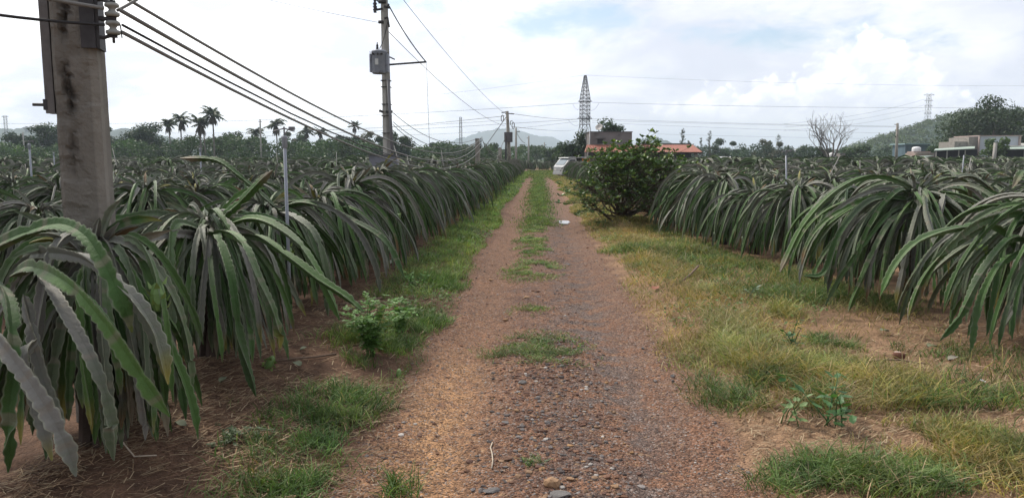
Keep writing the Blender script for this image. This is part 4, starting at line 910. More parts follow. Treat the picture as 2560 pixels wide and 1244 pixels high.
# ---------------------------------------------------------------- weeds near the camera
def weed(name, label, px, py, stems, hgt, leaf, n, col, seed, cat='weed', comp=False, spread=.5, zg=None, flat=False):
    r = np.random.default_rng(seed); f = gat(px, py); f[2] = float(hfun(f[0], f[1])); t = thing(name, label, cat, f); sm, lm = MB(), MB(); col = np.array(col) * 1.15
    for k in range(stems):
        az = r.uniform(0, 6.28); P = stem_path(f + np.array((r.normal(0, .03), r.normal(0, .03), 0)), az, R_(r.uniform(4, 30) if flat else r.uniform(90 - 60 * spread, 88)), R_(-8 if flat else r.uniform(10, 60)), hgt * r.uniform(.7, 1.2), 10, 1.3, r.normal(0, .4), -1)
        sm.tube(P, np.linspace(.005, .002, 10), 5, np.array(col) * .7)
        for j in range(n):
            i = r.integers(2, 10); b = P[i]; a = r.uniform(0, 6.28); ax = unit((math.cos(a), math.sin(a), r.uniform(-.5, .6)))
            for q in range(5 if comp else 1):
                if comp: bb = b + ax * leaf * (.5 + q // 2 * .55); dq = unit(ax + np.cross(ax, (0, 0, 1.)) * (0 if q == 4 else (1.1 if q % 2 else -1.1)))
                else: bb, dq = b + ax * leaf * .25, ax
                s = unit(np.cross(dq, (0, 0, 1.)) + r.normal(0, .2, 3)); L = leaf * r.uniform(.75, 1.2); w = L * .3; nn = np.cross(s, dq)
                V = np.array([bb, bb + dq * L * .35 + s * w, bb + dq * L * .7 + s * w * .8, bb + dq * L, bb + dq * L * .7 - s * w * .8, bb + dq * L * .35 - s * w, bb + dq * L * .5 - nn * L * .08])
                lm.add(V, [(0, 1, 6), (1, 2, 6), (2, 3, 6), (3, 4, 6), (4, 5, 6), (5, 0, 6)], np.array(col) * r.uniform(.75, 1.3))
    sm.build('stem', M('weed_stem', attr=True, rough=.6), t, True, f); lm.build('leaves', M('weed_leaf', attr=True, rough=.5, spec=.35, transl=.25), t, False, f)
g_ = (.10, .20, .045)
weed('leafy_weed', 'tall bright green leafy weed on the left verge beside the road', 925, 905, 16, .50, .040, 18, g_, 1, comp=True, spread=.35)
weed('leafy_weed', 'smaller bright weed just behind the tall one on the left verge', 1000, 845, 10, .34, .036, 14, g_, 2, comp=True)
weed('leafy_weed', 'pale green seedling standing alone in the straw on the left', 840, 990, 3, .10, .02, 6, (.14, .26, .06), 3)
weed('leafy_weed', 'low broad-leaved weed beside the left row past the red soil', 1040, 730, 8, .25, .05, 9, (.10, .22, .05), 4)
weed('broadleaf_weed', 'weed with large dark green leaves leaning over the dry grass at the lower right', 2075, 1080, 6, .36, .085, 7, (.055, .13, .04), 5, spread=.9)
weed('broadleaf_weed', 'short pale-leaved weed at the right edge of the road', 1965, 1070, 5, .22, .055, 5, (.12, .18, .07), 6, spread=.4)
weed('broadleaf_weed', 'dark leafy weed half buried in the right verge grass', 1980, 900, 5, .26, .06, 7, (.05, .11, .035), 7, spread=.5)
weed('broadleaf_weed', 'bright green climber sprig on the second right-hand plant', 2080, 690, 4, .5, .05, 8, (.13, .25, .05), 8, spread=.3)
weed('broadleaf_weed', 'small silvery-leaved weed in the middle of the right verge', 1868, 760, 3, .16, .06, 4, (.16, .22, .15), 9, spread=.5)
weed('cut_branch', 'wilted cut branch of small leaves lying in the straw by the nearest plant', 600, 1110, 7, .26, .026, 12, (.05, .08, .03), 10, cat='branch', comp=True, flat=True)
# ---------------------------------------------------------------- hills
def build_hills():
    hm = M('hill_forest', (.035, .062, .048), rough=.95, n=.012, amt=.35, bump=0, dark=(.055, .075, .052), n2=.006)
    def hill(name, prof, d0, depth, seed, rough=1.0):
        pts = np.array(prof, float); pxs = np.linspace(pts[0, 0], pts[-1, 0], 220); tops = np.interp(pxs, pts[:, 0], pts[:, 1]); k = np.ones(7) / 7; tops[3:-3] = np.convolve(tops, k, 'valid')
        r = np.random.default_rng(seed); rows = []
        for q in np.linspace(-1, 1, 40):
            d = d0 + q * depth; row = []
            for px, tp in zip(pxs, tops):
                w = at(px, 393, d); zt = max(0, at(px, tp, d0)[2]); row.append((w[0], w[1], zt * math.cos(q * math.pi / 2) ** .9))
            rows.append(row)
        P = np.array(rows); s = 1 / (d0 * .012)
        P[..., 2] += (vnoise(P[..., 0], P[..., 1], s, seed) - .5) * d0 * .006 * rough * sst(0, d0 * .01, P[..., 2]) + (vnoise(P[..., 0], P[..., 1], s * 4, seed + 1) - .5) * d0 * .003 * rough * sst(0, d0 * .01, P[..., 2])
        P[..., 2] = np.maximum(P[..., 2], -1); P[0, :, 2] = P[-1, :, 2] = -1.5; P[:, 0, 2] = P[:, -1, 2] = -1.5
        o = MB().grid(P).build(name, hm, smooth=True); tag(o, kind='structure'); return P
    hill('mountain', [(1080, 393), (1120, 362), (1160, 345), (1200, 333), (1250, 325), (1290, 328), (1330, 340), (1380, 346), (1420, 362), (1470, 380), (1520, 393)], 3600, 600, 1)
    hill('mountain', [(1320, 393), (1360, 376), (1395, 366), (1430, 372), (1480, 393)], 1700, 250, 2)
    hill('mountain', [(1560, 393), (1600, 356), (1625, 345), (1650, 350), (1700, 372), (1760, 393)], 1500, 250, 3)
    hill('mountain', [(1640, 393), (1760, 366), (1850, 378), (1960, 370), (2100, 393)], 3000, 300, 4)
    hill('hill', [(-200, 393), (-100, 330), (20, 322), (60, 326), (90, 322), (130, 338), (180, 345), (215, 360), (260, 335), (320, 322), (345, 330), (420, 345), (500, 370), (560, 393)], 1300, 260, 5)
    hill('hill', [(720, 393), (790, 366), (820, 362), (870, 372), (930, 393)], 2200, 260, 6)
    P = hill('hill', [(2080, 393), (2140, 372), (2200, 352), (2260, 332), (2310, 312), (2360, 300), (2400, 289), (2480, 284), (2600, 288), (2800, 300), (3100, 340), (3300, 393)], 480, 130, 7, .8)
    r = np.random.default_rng(9); mb = MB(); n = 0
    while n < 1500:
        i, j = r.integers(2, 22), r.integers(2, 170); p = P[i, j] + r.normal(0, 2, 3) * np.array((1, 1, 0))
        if p[2] < 3: continue
        n += 1; k = 34; rr = r.uniform(1.2, 3.2); u = r.normal(size=(k, 3)); u /= np.linalg.norm(u, axis=1, keepdims=True); Q = p + np.array((0, 0, rr * .3)) + u * rr * (r.random((k, 1)) ** .4)
        b = np.array((.05, .085, .036)) * (1 - (q := r.random())) + np.array((.10, .14, .05)) * q; leaf_quads(mb, Q, .62, r, b * r.uniform(.75, 1.3, (k, 1)), u)
    tag(mb.build('hillside_wood', LEAF_M()), 'scrubby green wood covering the slope of the right-hand hill', 'wood', kind='stuff')
    # lone round tree on the left hill crest
    tree('tree', 'lone round pale tree on the crest of the hazy left hill', 82, 312, 30, 1200, clumps=10, per=90, size=2.0, bottom=.45)
build_hills()

# ---------------------------------------------------------------- poles, transformer, towers
CONC = lambda: M('aged_concrete', (.30, .275, .24), rough=.95, spec=.15, n=5, amt=.22, bump=.9, bn=34, dark=(.14, .125, .11), n2=3.2, dk=(.5, .7))
CONC2 = lambda: M('pale_concrete', (.34, .325, .30), rough=.9, spec=.15, n=4, amt=.18, bump=.3, bn=20, dark=(.2, .19, .18), n2=2)
STEEL = lambda: M('dark_steel', (.065, .062, .065), rough=.6, metal=.3, n=20, amt=.3)
GALV = lambda: M('galvanised_steel', (.33, .33, .34), rough=.5, metal=.4, n=12, amt=.2)
PORC = lambda: M('glazed_porcelain', (.30, .30, .275), rough=.35, spec=.4, n=18, amt=.25, dark=(.15, .14, .12), n2=12)
INS = [(.012, -.045), (.038, -.045), (.046, -.036), (.046, -.02), (.026, -.012), (.020, 0), (.026, .012), (.044, .02), (.046, .034), (.036, .045), (.012, .045)]

def build_near_pole():
    d = 4.45; pL = at(130, 600, d); pR = at(266, 600, d); c = (pL + pR) / 2; ang = YAW + .30
    w_ = .325; f = np.array((c[0], c[1] + .12, 0.)); z0 = float(hfun(*f[:2])); f[2] = z0
    t = thing('concrete_pole', 'thick cracked concrete pole standing among the plants at the left', 'utility pole', f)
    nz, nu = 190, 26; Z = np.linspace(-.3, 3.3, nz); ca, sa = math.cos(ang), math.sin(ang); r = np.random.default_rng(4)
    per = []
    hw, hd, ch = .112, .13, .04                                     # chamfered rectangle outline
    corners = [(-hw + ch * .5, -hd), (hw - ch, -hd), (hw, -hd + ch), (hw, hd), (-hw, hd), (-hw, -hd + ch * .5)]
    for a, b in zip(corners, corners[1:] + corners[:1]):
        n = 20 if abs(a[0] - b[0]) > .2 else 5 if abs(a[0] - b[0]) > .01 and abs(a[1] - b[1]) > .01 else 9
        for k in range(n): per.append((a[0] + (b[0] - a[0]) * k / n, a[1] + (b[1] - a[1]) * k / n))
    per = np.array(per); P = np.zeros((nz, len(per) + 1, 3)); KC = np.zeros((nz, len(per) + 1, 3))
    for i, z in enumerate(Z):
        s = 1.06 - .022 * z; q = per * s; front = q[:, 1] < -.09
        u, v = q[:, 0], np.full(len(q), z)
        dn = (vnoise(u * 1.0 + 3, v, 26, 5) - .5) * .006 + (vnoise(u + 3, v, 60, 6) - .5) * .004
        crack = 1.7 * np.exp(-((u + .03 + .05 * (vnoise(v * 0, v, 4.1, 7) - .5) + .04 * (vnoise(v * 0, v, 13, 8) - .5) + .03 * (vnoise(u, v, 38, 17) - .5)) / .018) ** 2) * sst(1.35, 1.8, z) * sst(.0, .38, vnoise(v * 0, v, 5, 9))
        pit = sst(.72, .85, vnoise(u + 1, v, 11, 10)) * .012
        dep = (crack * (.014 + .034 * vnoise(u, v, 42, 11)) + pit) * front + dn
        chip = sst(.6, .8, vnoise(v * 0 + 4, v, 7, 12)) * .012 * (q[:, 0] > .08)
        q = q * (1 - (chip / .15)[:, None]); q[:, 1] += dep
        ex = np.clip(crack * front * (.35 + 1.1 * vnoise(u, v, 30, 15)) + (chip > .006) * .5, 0, 1)[:, None]; kc = np.array((.215, .197, .172)) * (1 - ex) + np.array((.09, .08, .07)) * ex; kc = np.where((q[:, 0] > .075)[:, None] & (q[:, 1] < .0)[:, None], kc * 1.2, kc); KC[i] = np.vstack([kc, kc[:1]])  # dark aggregate plus painted crack shade; right chamfer colour lightened as if lit
        q = np.vstack([q, q[:1]]); P[i, :, 0] = f[0] + q[:, 0] * ca - q[:, 1] * sa; P[i, :, 1] = f[1] + q[:, 0] * sa + q[:, 1] * ca; P[i, :, 2] = z0 + z
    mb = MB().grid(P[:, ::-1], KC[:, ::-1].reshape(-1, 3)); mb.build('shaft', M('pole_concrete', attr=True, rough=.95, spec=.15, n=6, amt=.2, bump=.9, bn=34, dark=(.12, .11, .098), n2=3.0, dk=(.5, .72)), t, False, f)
    def loc(x, y, z): return np.array((f[0] + x * ca - y * sa, f[1] + x * sa + y * ca, z0 + z))
    zc = lambda py: float(at(200, py, d)[2] - z0)
    # steel channel strapped to the left face, its bolt, and the dark plate with two insulator arms on the right
    ch_ = MB(); ch_.box(loc(-.142, -.05, (zc(284) + zc(-330)) / 2), (.035, .085, zc(-330) - zc(284)), (0, 0, ang)); ch_.box(loc(-.164, -.085, (zc(284) + zc(-330)) / 2), (.012, .016, zc(-330) - zc(284)), (0, 0, ang)); k = ch_.build('steel_channel', M('rusty_grey_steel', (.15, .14, .135), rough=.75, n=14, amt=.3, dark=(.07, .05, .04)), t, False, f)
    bo = MB(); bo.bar(loc(-.155, -.07, zc(262)), loc(-.24, -.07, zc(262)), .009, 8); bo.box(loc(-.17, -.07, zc(262)), (.022, .05, .06), (0, 0, ang)); bo.build('bolt', STEEL(), k, False, f)
    pl = MB(); pl.box(loc(.085, -.15, (zc(120) + zc(-330)) / 2), (.075, .02, zc(-330) - zc(120)), (0, 0, ang)); pl.box(loc(.132, -.06, (zc(120) + zc(-330)) / 2), (.018, .165, zc(-330) - zc(120)), (0, 0, ang)); pl.build('bracket_plate', STEEL(), t, False, f)
    tops = []
    for py in (-32, 20, 66):
        x = .212; zz = zc(py); a = MB()
        for s_ in (-.046, .044): a.tube([loc(.12, -.13, zz + s_ * 1.1), loc(.16, -.13, zz + s_ * 1.25), loc(.19, -.13, zz + s_), loc(x + .02, -.13, zz + s_)], .011, 6)
        a.bar(loc(x, -.13, zz + .06), loc(x, -.13, zz - .085), .008, 8); b = a.build('insulator_bracket', STEEL(), t, True, f)
        MB().lathe([(r_ * .86, z_ * .85) for r_, z_ in INS], loc(x, -.13, zz), 20).build('insulator', PORC(), b, True, f)
        tops.append(loc(x, -.13, zz))
    return tops
def wire(label, a, b, sag, r, col='cable_grey', group=None, n=40, kinks=0, cat='wire', name='cable', k=6):
    a, b = np.asarray(a, float), np.asarray(b, float); t = np.linspace(0, 1, n)[:, None]; P = a + (b - a) * t; P[:, 2] -= sag * 4 * (t * (1 - t))[:, 0]
    if kinks: P += np.random.default_rng(1).normal(0, kinks, P.shape) * (t * (1 - t) * 4)
    m = {'cable_grey': M('cable_grey', (.20, .195, .185), rough=.6), 'cable_black': M('cable_black', (.035, .034, .036), rough=.6), 'wire_far': M('wire_far', (.12, .12, .125), rough=.6)}[col]
    c = (a + b) / 2; o = MB().tube(P, r, k).build(name, m, None, True, c); o.location = tuple(c); tag(o, label, cat, group); return o
def pole(name, label, px, top, base_px, d, r0, r1, group=None, mat=None, sides=10, cross=(), extra=None, ground=None, cat='utility pole'):
    f = at(base_px, 393, d); f[2] = 0 if d > 150 else float(hfun(f[0], f[1])); tp = at(px, top, d); t = thing(name, label, cat, f, group)
    MB().tube([f - np.array((0, 0, .1)), f * .5 + tp * .5, tp], [r0, (r0 + r1) / 2, r1], sides).build('shaft', mat or CONC2(), t, True, f)
    for a, b, rr in cross:                                       # arms and fittings given as photo points
        MB().tube([at(*a, d), at(*b, d)], rr, 5).build('cross_arm', STEEL(), t, False, f)
    if extra: extra(t, f)
    return t, f, tp

tops = build_near_pole()
low_post = {}
def build_lines():
    # short cable post in the left row
    d = 34; f = at(1194, 393, d); f[2] = 0; tp = at(1192, 346, d)
    t = thing('cable_post', 'short square concrete post in the left row where the sagging cables end', 'post', f)
    MB().box((f[0], f[1], tp[2] / 2), (.21, .21, tp[2]), None, None, .9).build('shaft', CONC(), t, False, f); br = MB()
    for k in range(4): z = tp[2] - .06 - .11 * k; br.box((f[0] + .12, f[1], z), (.09, .04, .012)); br.lathe([(a * .8, b * .8) for a, b in INS], (f[0] + .15, f[1], z + .04), 10)
    br.tube([np.array((f[0] + .15, f[1], tp[2] - .02)), np.array((f[0] + .2, f[1], tp[2] + .08)), np.array((f[0] + .24, f[1], tp[2] - .02)), np.array((f[0] + .17, f[1], tp[2] - .12))], .008, 5)
    br.build('insulator_bracket', STEEL(), t, True, f)
    e = [np.array((f[0] + .1 + .04 * k, f[1] - .05, tp[2] - .06 - .11 * k)) for k in range(4)]
    G = 'sagging cables between the thick pole and the short post'
    A = tops
    wire('uppermost sagging cable from above the thick pole to the short post', at(175, -88, 4.4), e[0], .80, .0105, group=G)
    wire('thick sagging cable leaving the upper insulator of the thick pole', A[1] + np.array((.04, .02, .0)), e[1], .84, .012, group=G)
    wire('dark twisted cable leaving the lower insulator, running beside the lowest one', A[2] + np.array((.045, .02, .02)), e[2], .84, .0075, 'cable_black', group=G, kinks=.012)
    wire('lowest sagging cable leaving the lower insulator of the thick pole', A[2] + np.array((.04, .02, -.02)), e[3], .86, .011, group=G)
    G = 'cables coming from the left edge to the thick pole'
    wire('thick grey cable from the top left edge to the upper insulator', at(-420, -130, 3.6), A[1] + np.array((-.02, -.05, 0)), .02, .012, group=G)
    wire('thin dark cable from the left edge to the lower insulator', at(-420, -38, 3.6), A[2] + np.array((-.02, -.05, .01)), .03, .0085, 'cable_black', group=G)
    wire('short grey jumper rising to the right from the upper insulator', A[1] + np.array((.02, .02, .0)), at(470, -110, 5.0), .03, .009)
    wire('small dark loop of wire at the lower insulator', A[2] + np.array((.05, -.02, .01)), A[2] + np.array((.06, -.02, -.06)), -.03, .0035, 'cable_black', n=14)
    # transformer pole
    d = 27; f = at(970, 400, d); f[2] = 0
    t = thing('transformer_pole', 'tall pale concrete pole carrying a grey transformer', 'utility pole', f); top = at(958, -120, d); pth = [f - np.array((0, 0, .1)), f * .5 + top * .5, top]
    MB().tube(pth, [.175, .145, .11], 4).build('shaft', CONC2(), t, False, f)
    cd = MB().tube([at(984, 392, d) + (0, -.16, 0), at(972, 200, d) + (0, -.16, 0)], .055, 8).build('conduit', M('grey_plastic_pipe', (.20, .20, .215), rough=.5), t, True, f)
    bd = MB()
    for py in (202, 218, 261, 290, 333): c = f + (top - f) * ((at(970, py, d)[2]) / top[2]); bd.box(c, (.33, .33, .022))
    bd.build('strap', STEEL(), t, False, f)
    for nm, prs in (('top_bracket', (((948, 6), (966, 6), .075), ((948, 6), (940, 0), .03))), ('insulator_arm', (((941, 27), (958, 24), .04), ((941, 20), (943, 28), .045))), ('cutout', (((962, 18), (976, 22), .04), ((970, 20), (974, 12), .03))),
                    ('fuse_holder', (((963, 48), (972, 45), .03), ((971, 45), (975, 70), .028))), ('line_clamp', (((960, 57), (948, 57), .06),)), ('cable_hook', (((960, 281), (950, 277), .05),)), ('cable_hook', (((966, 280), (983, 280), .05),))):
        fit = MB(); [fit.bar(at(*a, d) - (0, .12, 0), at(*b, d) - (0, .12, 0), rr, 6) for a, b, rr in prs]; fit.build(nm, STEEL(), t, True, f)
    MB().lathe([(.03, -.35), (.07, -.33), (.04, -.3), (.08, -.25), (.04, -.2), (.08, -.15), (.04, -.1), (.08, -.05), (.04, 0), (.05, .1), (.03, .15)], at(939, 8, d) - (0, .12, 0), 10).build('insulator', STEEL(), t, True, f)
    am = MB().bar(at(974, 162, d), at(1066, 155, d), .035, 6).build('side_arm', STEEL(), t, False, f)
    mk = MB().bar(at(968, 140, d), at(987, 149, d), .025, 6).build('short_arm', STEEL(), t, False, f)
    cc = at(954, 160, d) + np.array((0, -.38, 0)); tk = thing('transformer', 'grey cylindrical transformer hung on the tall pole', 'transformer', cc - np.array((0, 0, .4)))
    tm = M('transformer_paint', (.28, .295, .34), rough=.55, n=9, amt=.15, dark=(.10, .09, .09), n2=3); b0 = cc - np.array((0, 0, .4)); R = .255
    MB().lathe([(R * .9, -.38), (R, -.34), (R, .33), (R * 1.04, .34), (R * 1.04, .37), (R * .85, .41), (.02, .42)], cc, 24).build('tank', tm, tk, True, b0)
    rb = MB()
    for s_ in (-1, 1): rb.box(cc + np.array((s_ * (R + .03), .02, -.02)), (.07, .22, .6))
    rb.build('cooling_fin', tm, tk, False, b0); lug = MB()
    for s_ in (-.16, .0, .14): lug.bar(cc + np.array((s_, -.2, .26)), cc + np.array((s_, -.30, .26)), .035, 8)
    lug.tube([cc + np.array((R, 0, .3)), cc + np.array((R + .08, 0, .36)), cc + np.array((R + .05, 0, .26))], .012, 5); lug.tube([cc + np.array((-R, 0, .3)), cc + np.array((-R - .07, 0, .38)), cc + np.array((-R - .05, 0, .27))], .012, 5)
    lug.build('terminal', STEEL(), tk, True, b0)
    MB().lathe([(.04, 0), (.055, .03), (.035, .06), (.05, .09), (.03, .12), (.045, .15), (.02, .19), (.015, .26)], cc + np.array((-.06, 0, .42)), 10).build('bushing', STEEL(), tk, True, b0)
    pt = MB().box(cc + np.array((-.04, -R - .004, 0)), (.11, .012, .2)).build('nameplate', M('white_plate', (.6, .6, .58), rough=.5, n=30, amt=.2), tk, False, b0)
    # sheet metal cabinet at the pole foot
    d2 = 25.9; a, b = at(927, 400, d2), at(995, 400, d2); zt = at(960, 389, d2)[2]; bx = thing('control_cabinet', 'low grey sheet-metal cabinet at the foot of the transformer pole', 'cabinet', ((a + b) / 2 * (1, 1, 0)))
    c = (a + b) / 2; base = c * (1, 1, 0); MB().box((c[0], c[1], zt / 2), (b[0] - a[0], .5, zt)).build('case', M('cabinet_paint', (.20, .20, .235), rough=.6, n=6, amt=.15, dark=(.13, .12, .13), n2=5), bx, False, base)
    MB().box((c[0], c[1], zt + .02), (b[0] - a[0] + .08, .6, .03)).build('lid', M('cabinet_lid', (.13, .12, .125), rough=.7, n=8, amt=.2), bx, False, base)
    # cables around the transformer pole
    G = 'cables from the transformer pole down to the short post'
    for k, (py, sg) in enumerate(((282, .55), (305, .62), (312, .75))):
        wire(('upper', 'middle', 'lowest')[k] + ' slack cable from the transformer pole to the short post', at(983, py, 27), e[k] + np.array((-.1, 0, .06)), sg, .011, 'wire_far', group=G)
    wire('thick dashed black service line slanting from the pole top to the side arm', at(972, 14, 27), at(1066, 156, 27), .12, .022, 'cable_black')
    wire('thin drop line hanging from the tip of the side arm', at(1066, 156, 27), at(1074, 366, 26), .0, .007, 'wire_far')
    wire('curved lead from the pole top to the transformer bushing', at(971, 48, 27), at(949, 122, 26.6), .12, .012, 'cable_black')
    wire('thin line from the transformer pole to the upper left', at(948, 57, 27), at(520, -36, 32), .05, .008, 'wire_far')
    # line of poles along the road
    P = 'line of utility poles along the left of the road'
    def ex(t, f):
        MB().box(at(1271, 343, 69.7), (.75, .35, .9)).build('pole_box', M('weathered_box', (.12, .11, .115), rough=.9, n=5, amt=.3), t, False, f)
        m = MB()
        for q in ((1256, 296), (1283, 314)): z = at(*q, 70); a = np.linspace(0, 6.28, 14); m.tube(np.stack([z[0] + .11 * np.cos(a), np.full(14, z[1]), z[2] + .3 * np.sin(a)], 1), .035, 5)
        m.build('wire_coil', STEEL(), t, True, f)
    pole('utility_pole', 'stout dark leaning pole with a box halfway up, nearest of the roadside line', 1268, 278, 1275, 70, .21, .13, P, CONC(), cross=(((1254, 282), (1267, 280), .05), ((1272, 284), (1285, 285), .05), ((1263, 284), (1273, 284), .05), ((1276, 303), (1282, 303), .03), ((1276, 303), (1276, 313), .03)), extra=ex)
    pole('utility_pole', 'plain slim pole with a bracket to the right, second along the road', 1290, 319, 1290, 105, .17, .12, P, cross=(((1291, 330), (1300, 329), .05),))
    pole('utility_pole', 'pale slim pole with a short left bracket, third along the road', 1322, 340, 1321, 150, .2, .14, P, cross=(((1317, 345), (1322, 346), .05),))
    pole('utility_pole', 'shortest and farthest pole of the line along the road', 1361, 356, 1361, 220, .24, .16, P, cross=(((1361, 363), (1366, 362), .06),))
    pole('wooden_prop', 'dark wooden prop pole leaning beside the nearest roadside pole', 1265, 341, 1264, 69, .10, .08, None, M('dark_wood', (.05, .045, .045), rough=.9, n=8), cat='post')
    pole('utility_pole', 'slim pale field pole next to a palm in the left distance', 650, 298, 653, 150, .2, .12, None, cross=(((645, 304), (655, 304), .05),))
    pole('utility_pole', 'thin hazy pole in front of the slim tree at the far left', 57, 330, 62, 160, .18, .12, None)
    pole('utility_pole', 'dark utility pole standing before the hill on the right', 2244, 308, 2241, 110, .22, .16, None, CONC(), cross=(((2236, 311), (2244, 312), .05), ((2237, 341), (2242, 342), .09)))
    pole('concrete_post', 'tall pale concrete post in front of the right-hand shed', 2489, 357, 2484, 60, .17, .15, None, CONC2(), sides=4, cat='post')
    G = 'thin power lines running from the transformer pole to the roadside poles'
    wire('upper thin power line crossing the sky to the nearest roadside pole', at(985, -30, 28), at(1258, 281, 70), .35, .012, 'wire_far', group=G)
    wire('lower thin power line from the transformer pole to the nearest roadside pole', at(968, 76, 27), at(1262, 315, 70), .55, .012, 'wire_far', group=G)
    wire('guy wire slanting down left from the nearest roadside pole', at(1266, 292, 69.5), at(1212, 368, 68), 0, .03, 'wire_far')
    wire('guy wire between the prop pole and the row', at(1262, 347, 69), at(1250, 374, 66), 0, .025, 'wire_far')
    wire('slack line from the second roadside pole towards the ground', at(1292, 332, 105), at(1313, 358, 106), .25, .03, 'wire_far')
    # second post of the cable run, with its sagging bundle
    d = 56; f2 = at(1250, 393, d); f2[2] = 0; tp2 = at(1250, 370, d); t2 = thing('cable_post', 'second short post of the cable run, farther along the left row', 'post', f2); MB().box((f2[0], f2[1], tp2[2] / 2), (.24, .24, tp2[2])).build('shaft', CONC(), t2, False, f2)
    for k in range(3): wire(('upper', 'middle', 'lower')[k] + ' cable sagging between the two short posts', e[k] + np.array((.1, .1, 0)), tp2 - np.array((-.05, 0, .1 + .12 * k)), .38, .011, group='cables between the two short posts')
    # low field wires on the left
    G = 'thin fence-like wires over the left field'
    wire('faint wire over the left field near the thick pole', at(285, 372, 60), at(690, 355, 70), .4, .012, 'wire_far', group=G); wire('second faint wire over the left field running to the short palm', at(290, 383, 75), at(800, 368, 85), .4, .012, 'wire_far', group=G)
    wire('thin pipe-like wire just above the right field tops', at(1800, 391, 40), at(2250, 391, 44), .03, .008, 'cable_black')
build_lines()

def lattice(name, label, px, top, base_py, d, bw, waist, tw, arms, group=None, r=.07, z0=None, col=None, nlev=13, wz=.62):
    """four-legged lattice tower; arms are (photo row, half width in m, one-sided?)"""
    f = at(px, base_py, d); f[2] = f[2] if z0 is None else z0; zt = at(px, top, d)[2]; Hh = zt - f[2]
    t = thing(name, label, 'power tower', f, group); mb = MB(); m = col or M('tower_steel', (.08, .08, .09), rough=.9, spec=.05)
    def wd(q): return np.interp(q, [0, .45, wz, 1], [bw / 2, waist / 2, waist / 2 * .98, tw / 2])
    def cr(q): w = wd(q); a = .35; return [np.array((f[0] + (sx * math.cos(a) - sy * math.sin(a)) * w, f[1] + (sx * math.sin(a) + sy * math.cos(a)) * w, f[2] + Hh * q)) for sx, sy in ((-1, -1), (1, -1), (1, 1), (-1, 1))]
    qs = np.concatenate([np.linspace(0, .45, 4)[:-1], np.linspace(.45, 1, nlev - 3)])
    for a, b in zip(qs[:-1], qs[1:]):
        A, B = cr(a), cr(b)
        for k in range(4):
            mb.bar(A[k], B[k], r * 1.25); mb.bar(A[k], B[(k + 1) % 4], r * .7); mb.bar(A[(k + 1) % 4], B[k], r * .7); mb.bar(B[k], B[(k + 1) % 4], r * .7)
    mb.build('lattice_body', m, t, False, f); out = []
    for py, hw, side in arms:
        z = at(px, py, d)[2]; q = (z - f[2]) / Hh; w = wd(q); am = MB(); ends = []
        for s_ in ((-1, 1) if side == 0 else (side,)):
            e = np.array((f[0] + s_ * hw, f[1], z)); ends.append(e)
            for yy in (-w, w): am.bar((f[0] + s_ * w * .7, f[1] + yy, z), e, r * 1.1); am.bar((f[0] + s_ * w * .7, f[1] + yy, z + Hh * .045), e, r * .8)
            am.bar((f[0] - s_ * w, f[1] - w, z), (f[0] + s_ * w, f[1] - w, z), r * 1.5)
        am.build('cross_arm', m, t, False, f); out.append(ends)
    return f, zt, out
f1, z1, arms1 = lattice('lattice_tower', 'tallest dark lattice power tower behind the concrete house', 1461, 189, 393, 200, 4.4, 2.0, .45, [(254, 1.75, 0), (297, 1.9, 0), (299, 1.4, 1)], r=.06, z0=0, nlev=17, wz=.75, col=M('tower_steel_dark', (.04, .04, .045), rough=.9, spec=.05))
lattice('lattice_tower', 'thin pale lattice tower in front of the central mountain', 1152, 293, 362, 480, 3.4, 1.5, 1.2, [], r=.06, z0=0, nlev=10)
lattice('lattice_tower', 'faint lattice tower on the hazy hill at the far left', 16, 290, 335, 900, 6, 3, 3, [(292, 4.2, 0)], r=.12, z0=14, nlev=9)
lattice('lattice_tower', 'lattice tower rising from the wooded hill at the right', 2318, 237, 312, 470, 6.0, 2.2, 1.6, [(238, 3.4, 0), (252, 2.6, 0), (266, 2.6, 0), (284, 2.4, 0)], r=.055, z0=16, nlev=10)
def hv(label, pts, sag, r=.03):
    G = 'high voltage conductors strung from the tallest lattice tower'; a, b = pts; wire(label, a, b, sag, r, 'wire_far', G, 60, name='conductor', k=5)
T = lambda px, py, d=200: at(px, py, d)
hv('topmost earth wire running right from the tower peak', (T(1464, 188), T(2900, 212, 205)), 1.2, .018)
hv('topmost earth wire running left from the tower peak', (T(1459, 188), T(560, 262, 300)), 2.5, .02)
hv('upper conductor running right from the tower', (T(1480, 256), T(2900, 265, 205)), .9)
hv('upper conductor running left, falling towards the far left edge', (T(1448, 258), T(-300, 300, 330)), 3.2, .04)
hv('middle conductor running right from the lower arm', (T(1478, 297), T(2900, 318, 205)), .8)
hv('companion of the middle conductor on the right, just below it', (T(1480, 301), T(2900, 322, 215)), .6, .025)
hv('lower conductor running right, third below the tower arms', (T(1480, 306, 208), T(2900, 345, 240)), .8, .022)
hv('lowest faint conductor crossing right above the far trees', (T(1640, 335, 230), T(2900, 350, 260)), .7, .022)
hv('middle conductor running left from the lower arm', (T(1446, 298), T(-300, 345, 330)), 3.0, .04)
hv('companion of the middle conductor on the left, just below it', (T(1446, 303), T(900, 335, 290)), 1.5, .032)
hv('faint lower line running left behind the roadside pole', (T(1268, 300, 140), T(300, 330, 260)), 1.2, .025)
hv('faint line from the roadside pole right to behind the tower', (T(1278, 284, 72), T(1450, 297, 196)), .3, .022)
hv('faint crossing line left of the roadside pole at mid height', (T(1262, 290, 72), T(700, 318, 230)), 1.0, .022)
hv('faint low line from the roadside pole to the tree by the tower', (T(1278, 316, 74), T(1436, 325, 190)), .3, .02)
wire('slack jumper loop at the upper arm on the right side of the tower', T(1498, 257), T(1472, 274), .9, .03, 'wire_far', 'jumper loops on the tallest tower', 16); wire('slack jumper loop at the upper arm on the left side of the tower', T(1432, 260), T(1450, 272), .7, .03, 'wire_far', 'jumper loops on the tallest tower', 16)
